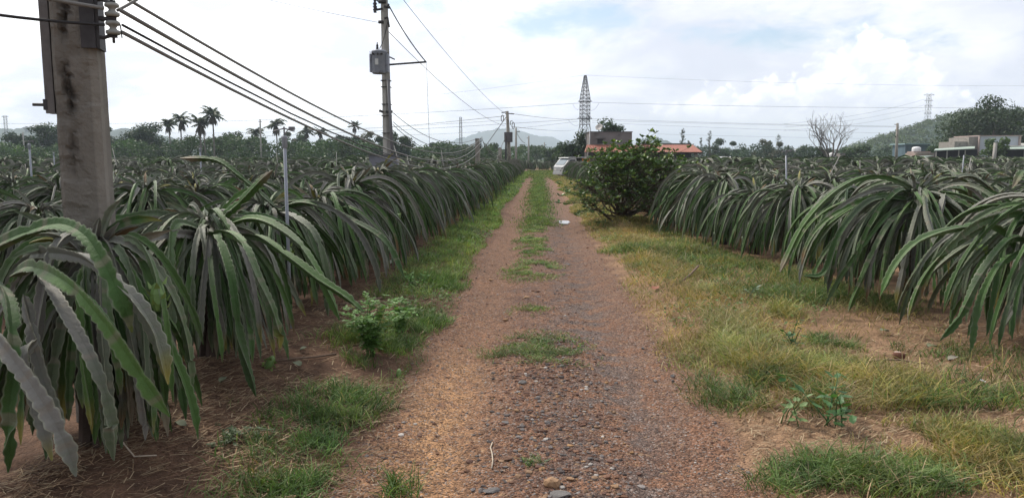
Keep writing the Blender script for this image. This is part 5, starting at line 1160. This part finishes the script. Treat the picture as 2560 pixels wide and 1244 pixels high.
wire('slack jumper loop under the lower arm on the left side of the tower', T(1421, 300), T(1447, 312), .7, .03, 'wire_far', 'jumper loops on the tallest tower', 16)
for k, (a, b) in enumerate(((248, 310), (262, 318), (276, 326))): wire(('upper', 'middle', 'lower')[k] + ' faint line slanting left from the hill tower', T(2312, a, 470), T(1960, b, 330), 2.0, .05, 'wire_far', 'lines slanting from the hill tower', 30)
# ---------------------------------------------------------------- buildings and truck
def box2(mb, p0, p1, z0, z1, depth):
    """box whose front edge runs from p0 to p1 (xy) and that reaches back by depth"""
    p0, p1 = np.asarray(p0[:2], float), np.asarray(p1[:2], float); u = unit(np.append(p1 - p0, 0))[:2]; n = np.array((-u[1], u[0]))
    q = [p0, p1, p1 + n * depth, p0 + n * depth]; V = [(*a, z0) for a in q] + [(*a, z1) for a in q]
    return mb.add(np.array(V), np.array([(0, 3, 2, 1), (4, 5, 6, 7), (0, 1, 5, 4), (1, 2, 6, 5), (2, 3, 7, 6), (3, 0, 4, 7)]))
def corrugated(mb, a, b, c, d, n=60, amp=.035, th=.03):
    """corrugated sheet: lower edge a-b, upper edge d-c"""
    a, b, c, d = (np.asarray(v, float) for v in (a, b, c, d)); t = np.linspace(0, 1, n * 2 + 1)[:, None]; lo, hi = a + (b - a) * t, d + (c - d) * t; nn = unit(np.cross(b - a, d - a)); w = np.where(np.arange(len(t)) % 2, amp, 0)[:, None] * nn
    mb.grid(np.stack([lo + w, hi + w], 1)); mb.grid(np.stack([hi + w - nn * th, lo + w - nn * th], 1)); mb.grid(np.stack([lo + w - nn * th, lo + w], 1))
def house():
    d = 88; z = lambda py: float(at(1500, py, d)[2]); A, B = at(1459, 380, d), at(1752, 380, d); f = (at(1520, 393, d + 2)) * (1, 1, 0)
    t = thing('concrete_house', 'flat-topped grey concrete house with a long orange lean-to roof', 'house', f); L = lambda px, dd=d: at(px, 393, dd)
    w = MB(); box2(w, L(1475, d + 2.2), L(1579, d + 2.2), 0, z(329), 6); w.build('wall', M('grey_render', (.20, .185, .18), rough=.95, n=.8, amt=.25, dark=(.10, .095, .095), n2=.5, dk=(.5, .75)), t, False, f)
    p = MB(); box2(p, L(1473.5, d + 2.1), L(1580.5, d + 2.1), z(329), z(327), 6.3); p.build('parapet', M('dark_coping', (.10, .095, .09), rough=.9, n=2), t, False, f)
    wn = MB(); box2(wn, L(1493, d + 2.17), L(1507, d + 2.17), z(358), z(346.5), .1); k = wn.build('window', M('dark_opening', (.03, .03, .032), rough=.4), t, False, f)
    s = MB(); box2(s, L(1489, d + 1.95), L(1513, d + 1.95), z(346), z(344), .25); s.build('lintel', M('dark_coping'), k, False, f)
    pp = MB(); pp.bar(np.append(L(1474, d + 2.0)[:2], 0), np.append(L(1474, d + 2.0)[:2], z(326)), .05, 8); pp.build('drain_pipe', GALV(), t, True, f)
    r = MB(); a, b = at(1461, 380, d - 1.3), at(1757, 380.5, d - 1.3); c, e = at(1733, 362.5, d + 1.9), at(1467, 362.5, d + 1.9); corrugated(r, a, b, c, e, 70, .05); r.build('roof', M('orange_tin', (.28, .10, .068), rough=.65, n=2.5, amt=.25, dark=(.20, .085, .06), n2=1.2, dk=(.5, .8)), t, False, f)
    rd = MB(); rd.bar(at(1590, 360.5, d + 2.4), at(1727, 360.5, d + 2.4), .12, 6); rd.build('ridge', M('dark_coping'), t, False, f)
    wl = MB(); box2(wl, L(1581, d + 2.3), L(1728, d + 2.3), 0, z(362), .2); box2(wl, L(1470, d + 1.5), L(1600, d + 1.5), 0, z(381), .15); wl.build('back_wall', M('shed_wall', (.07, .068, .075), rough=.9, n=1), t, False, f)
    for px, wd in ((1740, .33), (1464, .2), (1655, .14)): q = MB(); g = L(px, d - .4); q.box((g[0], g[1], z(381) / 2), (wd, .25, z(381))); q.build('post', CONC2(), t, False, f)
    ev = MB(); ev.bar(at(1655, 382, d - 1.1), at(1752, 383, d - 1.1), .06, 4); ev.bar(at(1752, 383, d - 1.1), at(1756, 380.5, d - 1.1), .05); ev.build('eaves_beam', M('dark_wood'), t, False, f)
    # dish on the roof
    c0 = at(1498, 319, d + 2.6); ds = thing('satellite_dish', 'pale round satellite dish on the flat house roof', 'satellite dish', c0 * (1, 1, 0) + np.array((0, 0, z(327))))
    base = np.array((c0[0], c0[1], z(327))); aim = unit((-.35, -.75, .55)); rot = Vector(aim).to_track_quat('Z', 'Y').to_euler(); q = MB().lathe([(.01, .0), (.15, .01), (.3, .045), (.42, .10), (.44, .12), (.43, .13), (.3, .07), (.01, .03)], c0, 22, rot)
    q.build('dish', M('dish_white', (.5, .47, .44), rough=.5, n=3, amt=.2), ds, True, base); x = MB(); x.bar(c0, base, .03); x.bar(c0 + np.array((0, .1, 0)), base + np.array((.5, .2, 0)), .02); tip = c0 + aim * .42
    for a_ in (0, 2.1, 4.2): v = np.array(Euler(rot).to_matrix() @ Vector((.4 * math.cos(a_), .4 * math.sin(a_), .1))); x.bar(c0 + v, tip, .012)
    x.lathe([(.02, -.06), (.05, -.05), (.05, .05), (.02, .06)], tip, 8); x.build('feed_arm', GALV(), ds, False, base)
house()

def truck():
    d = 66; o = at(1396, 393, d) * (1, 1, 0); a = R_(32)                     # front of the cab, heading left and towards the camera
    hd = np.array((-math.cos(a), -math.sin(a), 0)); sd = np.array((-math.sin(a), math.cos(a), 0)) * -1; up = np.array((0, 0, 1.))
    t = thing('small_truck', 'white small truck nosing out of the right row beside a field track', 'truck', o)
    def pt(x, y, z): return o - hd * x + sd * y + up * z
    W = .78
    def prism(mb, prof, y0, y1):
        n = len(prof); V = [pt(x, y0, z) for x, z in prof] + [pt(x, y1, z) for x, z in prof]
        F_ = [tuple(range(n))[::-1], tuple(range(n, 2 * n))] + [(i, (i + 1) % n, n + (i + 1) % n, n + i) for i in range(n)]
        return mb.add(np.array(V), F_)
    wp = M('white_truck_paint', (.40, .41, .42), rough=.35, spec=.5, n=3, amt=.06); gl = M('dark_glass', (.03, .04, .05), rough=.08, spec=.6); bk = M('black_rubber', (.02, .02, .02), rough=.9)
    prism(MB(), [(0, .42), (.02, .95), (.12, 1.08), (.62, 1.62), (.75, 1.68), (1.30, 1.69), (1.34, 1.62), (1.34, .42)], -W, W).build('cab', wp, t, False, o)
    m = MB(); m.add(np.array([pt(.155, -.66, 1.135), pt(.155, .66, 1.135), pt(.605, .60, 1.62), pt(.605, -.60, 1.62)]) + hd * .012 + up * .01, [(0, 1, 2, 3)]); m.add(np.array([pt(.155, -.66, 1.135), pt(.155, .66, 1.135), pt(.605, .60, 1.62), pt(.605, -.60, 1.62)]), [(3, 2, 1, 0)]); m.build('windscreen', M('pale_glass', (.20, .24, .27), rough=.1, spec=.7), t, False, o)
    for s_ in (-1, 1): prism(MB(), [(.36, 1.12), (.72, 1.56), (1.22, 1.58), (1.22, 1.10)], s_ * (W + .004), s_ * (W + .016)).build('side_window', gl, t, False, o)
    prism(MB(), [(-.06, .30), (-.06, .50), (.05, .52), (.05, .28)], -W, W).build('bumper', M('grey_bumper', (.45, .46, .47), rough=.5, n=5), t, False, o)
    for s_ in (-.5, .5): prism(MB(), [(-.012, .66), (-.012, .82), (.02, .82), (.02, .66)], s_ - .14, s_ + .14).build('headlight', M('lamp_glass', (.7, .7, .66), rough=.15), t, False, o)
    prism(MB(), [(.50, 1.72), (.55, 1.77), (2.8, 1.80), (2.8, 1.73)], -W * .98, W * .98).build('roof_panel', wp, t, False, o)
    b = MB(); prism(b, [(1.42, .62), (1.42, 1.08), (4.1, 1.08), (4.1, .62)], -W, W); b.build('cargo_bed', M('grey_bumper'), t, False, o)
    for x in (1.5, 2.7, 4.0):
        [MB().bar(pt(x, s_ * W * .9, 1.0), pt(x, s_ * W * .9, 1.74), .03).build('rack_post', bk, t, False, o) for s_ in (-1, 1)]
    for x, s_ in ((.75, -1), (.75, 1), (3.5, -1), (3.5, 1)):
        c = pt(x, s_ * (W - .06), .31); w = MB(); w.lathe([(.1, -.09), (.29, -.09), (.31, -.05), (.31, .05), (.29, .09), (.1, .09)], (0, 0, 0), 18); V = np.concatenate(w.V); rot = Vector(sd).to_track_quat('Z', 'Y').to_matrix(); w.V = [V @ np.array(rot).T + c]; wo = w.build('wheel', bk, t, True, o)
        h = MB(); h.lathe([(.02, -.095), (.17, -.095), (.19, -.06), (.19, .06), (.17, .095), (.02, .095)], (0, 0, 0), 14); V = np.concatenate(h.V); h.V = [V @ np.array(rot).T + c]; h.build('rim', GALV(), wo, False, o)
    q = pt(3.5, -.1, 1.18); ol = MB(); [ol.box(q - hd * dx + sd * dy + up * dz, (.42, .5, .3), (0, 0, -a)) for dx, dy, dz in ((-.5, -.3, .02), (.0, -.3, .02), (-.25, -.2, .30))]
    g = thing('orange_crates', 'bright orange crates piled on the bed of the white truck', 'crate', q - up * .13)
    for k_, (dx, dy, dz) in enumerate(((-.6, -.35, .02), (-.05, -.35, .02), (-.35, -.25, .34))): MB().box(q - hd * dx + sd * dy + up * dz, (.5, .5, .3), (0, 0, -a)).build('crate', M('orange_plastic', (.75, .24, .02), rough=.5, n=8, amt=.15), g, False, q - up * .13)
truck()

def farm():
    GR = M('pale_green_tin', (.36, .43, .37), rough=.55, n=1.5, amt=.12); BRK = M('grey_block', (.27, .25, .225), rough=.95, n=2.2, amt=.25, dark=(.15, .14, .13), n2=.9); DKI = M('shed_dark', (.035, .036, .045), rough=.9, n=1); PL = M('pale_blue_render', (.50, .53, .58), rough=.85, n=.7, amt=.1, dark=(.38, .39, .42), n2=.5)
    d = 104; z = lambda py, dd=d: float(at(2400, py, dd)[2]); L = lambda px, dd=d: at(px, 393, dd)
    f = L(2420, d + 3) * (1, 1, 0); t = thing('farm_building', 'grey block farm building with pale green tin awnings under the huge tree', 'building', f)
    m = MB(); box2(m, L(2384, d + 4.5), L(2419, d + 4.5), 0, z(354, d + 4.5), 4); box2(m, L(2419.3, d + 4.2), L(2446, d + 4.2), 0, z(343, d + 4.5), 5); m.build('block_wall', BRK, t, False, f)
    m = MB(); box2(m, L(2446.3, d + 3.8), L(2549, d + 3.8), 0, z(341, d + 4), 6); m.build('wall', PL, t, False, f)
    m = MB(); box2(m, L(2445, d + 3.6), L(2551, d + 3.6), z(341, d + 4), z(338.5, d + 4), 6.3); box2(m, L(2445, d + 3.6), L(2447.6, d + 3.6), 0, z(341.5, d + 4), .3); box2(m, L(2545, d + 3.6), L(2549.5, d + 3.6), 0, z(341.5, d + 4), .3); m.build('trim', M('pinkish_trim', (.40, .32, .29), rough=.9, n=3), t, False, f)
    m = MB(); a, b = at(2335, 376, d), at(2437, 371, d); c, e = at(2437, 365.5, d + 4), at(2338, 372, d + 4); corrugated(m, a, b, c, e, 40, .03, .10); m.build('awning', GR, t, False, f)
    m = MB(); a, b = at(2492, 373, d), at(2640, 371, d); c, e = at(2640, 364, d + 3.5), at(2492, 367, d + 3.5); corrugated(m, a, b, c, e, 50, .03, .10); m.build('awning', GR, t, False, f)
    m = MB(); a, b = at(2500, 366, d + 3), at(2640, 364, d + 3); c, e = at(2640, 357.5, d + 6), at(2530, 358.5, d + 6); corrugated(m, a, b, c, e, 40, .03); m.build('roof', M('cream_tin', (.62, .60, .52), rough=.6, n=2, amt=.1), t, False, f)
    m = MB(); box2(m, L(2337, d + 4.05), L(2444, d + 4.05), 0, z(374, d + 4), .15); box2(m, L(2492, d + 3.55), L(2640, d + 3.55), 0, z(369, d + 3.5), .12); m.build('back_wall', DKI, t, False, f)
    for px in (2340, 2367, 2396, 2412, 2498, 2560): q = MB(); g = L(px, d + .3); q.box((g[0], g[1], z(375) / 2 - .02), (.12, .12, z(375) - .04)); q.build('post', CONC2(), t, False, f)
    # lower shed, blue roofed shed, tank
    d2 = 112; f2 = L(2300, d2) * (1, 1, 0); t2 = thing('low_shed', 'low block shed with a curled pale green tin roof at the edge of the field', 'shed', f2); zz = lambda py: float(at(2300, py, d2)[2])
    m = MB(); corrugated(m, at(2253, 395, d2), at(2310, 393.5, d2), at(2337, 388, d2 + 3), at(2268, 391, d2 + 3), 26, .03, .08); m.build('roof', GR, t2, False, f2); m = MB(); box2(m, L(2288, d2 + 3.1), L(2338, d2 + 3.1), 0, zz(383), 3); box2(m, L(2284, d2 + 4), L(2326, d2 + 4), zz(390), zz(378), 2); m.build('block_wall', M('pinkish_block', (.33, .25, .22), rough=.95, n=2, amt=.2), t2, False, f2); m = MB(); box2(m, L(2293, d2 + 2.9), L(2338, d2 + 2.9), zz(384), zz(381.5), 3.4); m.build('slab', BRK, t2, False, f2)
    d3 = 150; f3 = L(2292, d3) * (1, 1, 0); t3 = thing('blue_shed', 'long dark shed with a blue-green roof below the hill', 'shed', f3); z3 = lambda py: float(at(2300, py, d3)[2]); m = MB(); box2(m, L(2262, d3), L(2324, d3), 0, z3(361.5), 5); m.build('wall', M('slate_blue', (.09, .14, .17), rough=.8, n=1), t3, False, f3); m = MB(); box2(m, L(2260, d3 - .4), L(2326, d3 - .4), z3(361.5), z3(358.8), 6); m.build('roof', M('blue_tin', (.26, .38, .40), rough=.5, n=2), t3, False, f3)
    c = at(2291, 374, 120); t4 = thing('water_tank', 'white rounded water tank behind the low shed', 'water tank', c * (1, 1, 0)); b = c * (1, 1, 0); MB().lathe([(.3, -.45), (.62, -.45), (.66, -.3), (.66, .15), (.6, .32), (.4, .42), (.1, .46)], c, 20, (0, R_(0), 0)).build('tank', M('tank_white', (.72, .72, .72), rough=.4, n=2, amt=.06), t4, True, b); s = MB(); [s.bar((c[0] + x, c[1] + y, 0), (c[0] + x * .9, c[1] + y * .9, c[2] - .45), .05) for x in (-.5, .5) for y in (-.4, .4)]; s.bar((c[0] - .55, c[1] - .4, c[2] - .5), (c[0] + .55, c[1] - .4, c[2] - .5), .06); s.build('stand', GALV(), t4, False, b)
    # small hut and pale round tank near the bare tree, far pale roofs
    d5 = 145; f5 = L(2107, d5) * (1, 1, 0); t5 = thing('field_hut', 'tiny gable hut with a pale roof edge right of the bare tree', 'hut', f5); z5 = lambda py: float(at(2107, py, d5)[2]); m = MB(); box2(m, L(2102, d5), L(2113, d5), 0, z5(383), 2); m.build('wall', M('hut_wall', (.22, .20, .19), rough=.9, n=2), t5, False, f5); m = MB(); corrugated(m, at(2099, 386, d5 - .3), at(2100, 386, d5 + 2.2), at(2117, 376, d5 + 2.2), at(2116, 376, d5 - .3), 5, .02, .08); m.build('roof', M('pale_tin', (.42, .43, .44), rough=.6, n=2), t5, False, f5)
    c = at(2080, 388, 143); t6 = thing('round_tank', 'small white dome-shaped tank at the foot of the bare tree', 'water tank', c * (1, 1, 0)); b = c * (1, 1, 0); MB().lathe([(.55, -c[2]), (.6, -.3), (.6, .05), (.5, .3), (.3, .45), (.05, .5)], c, 18).build('tank', M('tank_white'), t6, True, b); MB().lathe([(.12, 0), (.14, .03), (.12, .09), (.02, .1)], c + np.array((0, 0, .48)), 12).build('lid', GALV(), t6, True, b)
    for px, py, w, lab in ((1985, 374, 26, 'far farmhouse with a long pale roof among the right trees'), (2005, 371, 22, 'farther farmhouse with a bright pale roof left of the bare tree'), (1810, 392, 34, 'low flat grey roof peeping over the field right of the orange roof')):
        dd = 280 if py < 380 else 125; ff = L(px, dd) * (1, 1, 0); th_ = thing('farmhouse', lab, 'house', ff); zt = float(at(px, py, dd)[2]); ww = w * dd / 1890; m = MB(); box2(m, L(px - w / 2, dd), L(px + w / 2, dd), 0, zt - .35, 4); m.build('wall', M('hut_wall'), th_, False, ff); m = MB(); corrugated(m, at(px - w / 2 - 1, py + 2.2, dd - .5), at(px + w / 2 + 1, py + 2.2, dd - .5), at(px + w / 2, py - 1, dd + 3), at(px - w / 2, py - 1, dd + 3), 20, .03, .1); m.build('roof', M('pale_tin'), th_, False, ff)
farm()

# ---------------------------------------------------------------- field posts, risers, small things on the ground
PVC = lambda: M('white_plastic_pipe', (.30, .32, .37), rough=.4, spec=.4, n=9, amt=.12, dark=(.30, .29, .28), n2=6)
def riser(px, top, d, label, head=True, r=.015, lean=0, cap=True):
    tp = at(px, top, d); f = np.array((tp[0] - lean, tp[1], 0)); f[2] = float(hfun(f[0], f[1])); t = thing('sprinkler_riser', label, 'sprinkler', f, 'sprinkler pipes standing in the fields')
    P = [f - np.array((0, 0, .05)), (f + tp) / 2, tp]; MB().tube(P, r, 12).build('pipe', PVC(), t, True, f)
    if cap: MB().lathe([(r * 1.1, -.09), (r * 1.55, -.085), (r * 1.6, -.01), (r * 1.9, 0), (r * 1.9, .012), (r, .02)], tp, 14).build('coupling', PVC(), t, True, f)
    if head:
        h = MB().bar(tp, tp + np.array((0, 0, .10)), .007, 6)
        for s_ in (-1, 1): h.bar(tp + np.array((0, 0, .085)), tp + np.array((s_ * .085, s_ * .03, .06)), .006, 5)
        h.box(tp + np.array((.07, 0, .085)), (.05, .03, .03)); h.bar(tp + np.array((0, 0, .03)), tp + np.array((.05, 0, .09)), .004); h.build('sprinkler_head', M('grey_plastic_pipe', (.20, .20, .215), rough=.5), t, False, f)
riser(711, 345, 6.9, 'nearest white riser pipe with a grey coupling, standing in the left row')
riser(73, 362, 17, 'pale riser pipe left of the thick concrete pole', r=.02); riser(500, 372, 24, 'riser pipe with a small head in front of the twin-trunked palm', r=.022); riser(134, 383, 34, 'short riser tip close to the left side of the concrete pole', r=.022)
riser(1965, 389, 13, 'riser pipe with a wide head in the right field', r=.013, lean=-.1, cap=False); riser(2410, 388, 26, 'riser tip before the farm awning', head=False, r=.02, lean=.05, cap=False)
def stake(px, top, bpx, bpy, d, label, r=.03):
    tp = at(px, top, d); b = at(bpx, bpy, d); f = b + (b - tp) * (b[2] / max(tp[2] - b[2], .1)); f[2] = 0; o = MB().tube([f - np.array((0, 0, .05)), (f + tp) / 2 + np.array((.006, 0, 0)), tp], [r * .5, r * .42, r * .36], 7)
    m = o.build('field_stake', M('weathered_wood', (.36, .345, .32), rough=.9, n=14, amt=.25, dark=(.2, .18, .17)), None, True, f); m.location = tuple(f); tag(m, label, 'stake', 'pale stakes sticking up out of the fields')
for a in ((985, 364, 1000, 418, 17, 'leaning pale stake in front of the grey cabinet', .025), (1103, 376, 1110, 425, 25, 'stake under the lowest point of the sagging cables', .03), (691, 382, 693, 400, 35, 'thin stake left of the white riser', .04), (841, 380, 841, 402, 34, 'thin upright stake below the cables', .04), (1018, 390, 1021, 405, 22, 'short stake right of the grey cabinet', .03), (1207, 400, 1207, 425, 44, 'short stake beside the first short cable post', .03), (1244, 388, 1241, 410, 60, 'stake leaning against the second cable post', .05),
          (281, 371, 286, 392, 38, 'tilted stake right of the concrete pole', .05), (2428, 393, 2422, 420, 28, 'tilted stake in the right field before the farm', .04), (2150, 400, 2150, 420, 22, 'short stake in the middle of the right field', .03), (2098, 392, 2086, 415, 17, 'slanting green-grey stake in the right field', .025), (1640, 395, 1640, 410, 50, 'stake near the dark lean-to of the orange roof', .05)): stake(*a)

def small_things():
    ST = lambda nm, c: M(nm, c, rough=.9, n=14, amt=.25, bump=.5, bn=40)
    def rock(px, py, size, label, c, seed, rz=0, grp='loose rocks on the dirt road'):
        p = gat(px, py); p[2] = float(hfun(p[0], p[1])); o = MB().rock((0, 0, size[2] * .45), size, seed).build('rock', ST('rock_%s' % ('ochre', 'brown', 'grey')[c], ((.33, .205, .12), (.20, .12, .085), (.16, .15, .145))[c])); o.location = tuple(p); o.rotation_euler.z = rz; tag(o, label, 'rock', grp)
    rock(1382, 1212, (.055, .045, .040), 'fist-sized angular ochre rock on the road, largest of the loose rocks', 0, 3, .6)
    rock(1395, 1236, (.07, .045, .014), 'flat dark slab of stone just below the largest ochre rock', 2, 4, .2); rock(1425, 1196, (.03, .022, .012), 'small flat tan stone right of the largest ochre rock', 0, 5)
    rock(1305, 956, (.035, .03, .024), 'grey rounded stone near the grassy patch in the middle of the road', 2, 6); rock(1268, 1146, (.035, .028, .016), 'brown stone left of the road centre below the white twig', 1, 7); rock(1291, 1028, (.022, .018, .014), 'small ochre stone halfway up the near road', 0, 8)
    rock(1228, 1222, (.055, .028, .014), 'dark flat chip of stone at the lower left of the road centre', 2, 9, .5); rock(1378, 945, (.035, .02, .014), 'reddish stone at the right edge of the grassy patch', 1, 10); rock(1540, 942, (.02, .016, .012), 'pale stone in the right wheel track', 2, 11); rock(1265, 792, (.04, .03, .02), 'ochre stone left of the tiny grass tuft', 0, 12)
    rock(1317, 1052, (.02, .02, .014), 'dark round stone on the near road', 2, 13); rock(1264, 1054, (.03, .02, .012), 'small dark slab left of the dark round stone', 2, 14); rock(1495, 1116, (.022, .018, .012), 'small yellow stone right of the road centre', 0, 15); rock(1536, 1208, (.03, .022, .012), 'flat tan stone at the lower right of the road', 0, 16)
    rock(1608, 872, (.022, .02, .014), 'white chip of stone in the right wheel track', 2, 17); rock(1682, 940, (.022, .02, .016), 'pale pebble at the right edge of the road', 2, 18); rock(1315, 745, (.05, .04, .02), 'ochre rock in the middle of the road farther up', 0, 19); rock(1345, 730, (.04, .03, .016), 'flat stone a little beyond the ochre rock', 1, 20)
    rock(1225, 695, (.05, .03, .02), 'pale stone at the left wheel track beside the verge', 0, 21); rock(1420, 655, (.05, .03, .012), 'flat stone by the right wheel track beyond the grass strip', 2, 22)
    def tube_thing(name, label, cat, pts, r, c, mat):
        P = np.array([gat(*q[:2]) + np.array((0, 0, float(hfun(*gat(*q[:2])[:2])) + q[2])) for q in pts]); ctr = P.mean(0); o = MB().tube(P, r, 7).build(name, M(mat, c, rough=.85, n=25, amt=.25), None, True, ctr); o.location = tuple(ctr); tag(o, label, cat)
    tube_thing('twig', 'pale bare twig lying along the middle of the road', 'twig', [(1231, 1103, .008), (1226, 1115, .010), (1230, 1130, .010), (1232, 1148, .010), (1229, 1166, .008)], .0042, (.45, .38, .30), 'pale_twig')
    tube_thing('stick', 'long brown stick lying below the husk on the sandy soil', 'stick', [(2165, 928, .01), (2210, 925, .02), (2250, 924, .022), (2290, 927, .012), (2325, 928, .01)], .008, (.17, .12, .09), 'brown_twig'); tube_thing('stick', 'short straw-coloured stick near the nearest right-hand plant', 'stick', [(2435, 932, .012), (2465, 938, .015), (2492, 945, .01)], .007, (.36, .26, .17), 'tan_twig')
    tube_thing('stick', 'thin brown branch across the red soil by the second left plant', 'stick', [(690, 940, .01), (735, 932, .03), (790, 918, .02), (840, 905, .01)], .008, (.12, .08, .06), 'brown_twig'); tube_thing('stick', 'dark stick on the red soil past the second left plant', 'stick', [(850, 790, .01), (905, 778, .03), (960, 760, .02)], .012, (.12, .08, .06), 'brown_twig')
    tube_thing('dead_vine', 'pale dry vine curling out from the foot of the nearest plant', 'vine', [(262, 1150, .18), (290, 1185, .10), (340, 1205, .03), (395, 1195, .03)], .004, (.42, .34, .26), 'pale_twig')
    p = gat(1722, 710); tube_thing('stick', 'dark forked stick lying in the right verge grass', 'stick', [(1702, 716, .03), (1722, 710, .08), (1745, 695, .14)], .014, (.09, .07, .06), 'brown_twig')
    # half husk
    p = gat(2245, 918); p[2] = float(hfun(p[0], p[1])); t = thing('coconut_husk', 'red-brown half coconut husk with a pale top on the sandy soil at the right', 'husk', p); a = np.linspace(0, 1, 9)
    MB().lathe([(.008, .0), (.03, .006), (.045, .022), (.05, .042), (.046, .058), (.040, .056), (.03, .045), (.01, .035)], p, 18, (R_(-18), R_(12), 0)).build('shell', M('husk_brown', (.15, .065, .045), rough=.85, n=40, amt=.3, bump=.4), t, True, p); MB().rock(p + np.array((-.008, .012, .058)), (.036, .032, .016), 4, sub=2).build('flesh', M('husk_pale', (.42, .33, .28), rough=.9, n=40, amt=.25), t, True, p)
    # fallen fruits
    for px, py, s_, lab, rz in ((675, 955, 1.05, 'fallen green dragon fruit lying on the red soil under the left row', .3), (997, 942, .7, 'small green fruit bud lying at the left edge of the road', 1.2)):
        p = gat(px, py); p[2] = float(hfun(p[0], p[1])) + .03 * s_; o = fruit_mesh((0, 0, 0), np.random.default_rng(3), s_).build('fallen_fruit', FRUIT_M(), None, True); o.location = tuple(p); o.rotation_euler = (R_(85), 0, rz); tag(o, lab, 'fruit')
    # dry leaf and wrapper
    def leaf(px, py, s_, c, lab, nm, cat, seed):
        p = gat(px, py); p[2] = float(hfun(p[0], p[1])) + .035; r = np.random.default_rng(seed); n = 9; t = np.linspace(0, 1, n); w = np.sin(t * 3.14) ** .7 * .3; x = (t - .5); P = np.stack([np.stack([x, -w, .1 * np.sin(t * 5) + .06], 1), np.stack([x, w * 0, .06 * np.sin(t * 5)], 1), np.stack([x, w, .08 * np.sin(t * 4) + .09], 1)], 1) * s_; P = P + r.normal(0, .012 * s_, P.shape); mb = MB().grid(P); mb.grid(P[::-1] - np.array((0, 0, .002))); o = mb.build(nm, M(nm + '_skin', c, rough=.7, n=20, amt=.2), None, True); o.location = tuple(p); o.rotation_euler.z = r.uniform(0, 6); tag(o, lab, cat)
    leaf(1638, 735, .16, (.25, .10, .06), 'crumpled reddish dead leaf at the edge of the right verge', 'dead_leaf', 'leaf', 1); leaf(745, 945, .10, (.18, .20, .13), 'pale fallen piece of cactus stem beside the fallen fruit', 'stem_piece', 'leaf', 2); leaf(2452, 985, .05, (.75, .75, .74), 'scrap of white litter on the soil at the far right', 'litter_scrap', 'litter', 3); leaf(2380, 920, .12, (.22, .20, .17), 'shrivelled grey stem piece below the nearest right-hand plant', 'dry_stem_piece', 'leaf', 4)
    for k_, (px, py, s_, lab) in enumerate(((560, 1010, .09, 'shrivelled stem piece on the soil beside the nearest plant'), (760, 905, .08, 'dry stem scrap on the red soil right of the fallen fruit'), (880, 800, .1, 'withered stem piece at the inner edge of the left verge'), (455, 1120, .09, 'withered stem piece in the straw at the lower left'), (2210, 855, .12, 'withered scrap on the sandy patch behind the husk'), (2330, 890, .14, 'dry stem piece by the sandy patch, right of the husk'))): leaf(px, py, s_, ((.16, .13, .09), (.20, .16, .11), (.13, .15, .08))[k_ % 3], lab, 'stem_piece', 'leaf', 20 + k_)
    leaf(975, 682, .2, (.5, .52, .42), 'pale shrivelled piece on the red soil under the left row', 'pale_stem_piece', 'leaf', 5)
small_things()

# ---------------------------------------------------------------- haze
def build_haze():
    mb = MB(); x, y0, y1, zt = 6500, -600, 6500, 150
    mb.box((0, (y0 + y1) / 2, (zt - 3.5) / 2), (2 * x, y1 - y0, zt + 3.5)); m = bpy.data.materials.new('haze_air'); m.use_nodes = True; nt = m.node_tree; nt.nodes.clear()
    o = nt.nodes.new('ShaderNodeOutputMaterial'); v = nt.nodes.new('ShaderNodeVolumePrincipled'); v.inputs['Color'].default_value = (.78, .88, 1.0, 1); v.inputs['Density'].default_value = HAZE_DENSITY; nt.links.new(v.outputs[0], o.inputs['Volume'])
    tag(mb.build('haze', m), kind='stuff')
HAZE_DENSITY = .00033
build_haze()
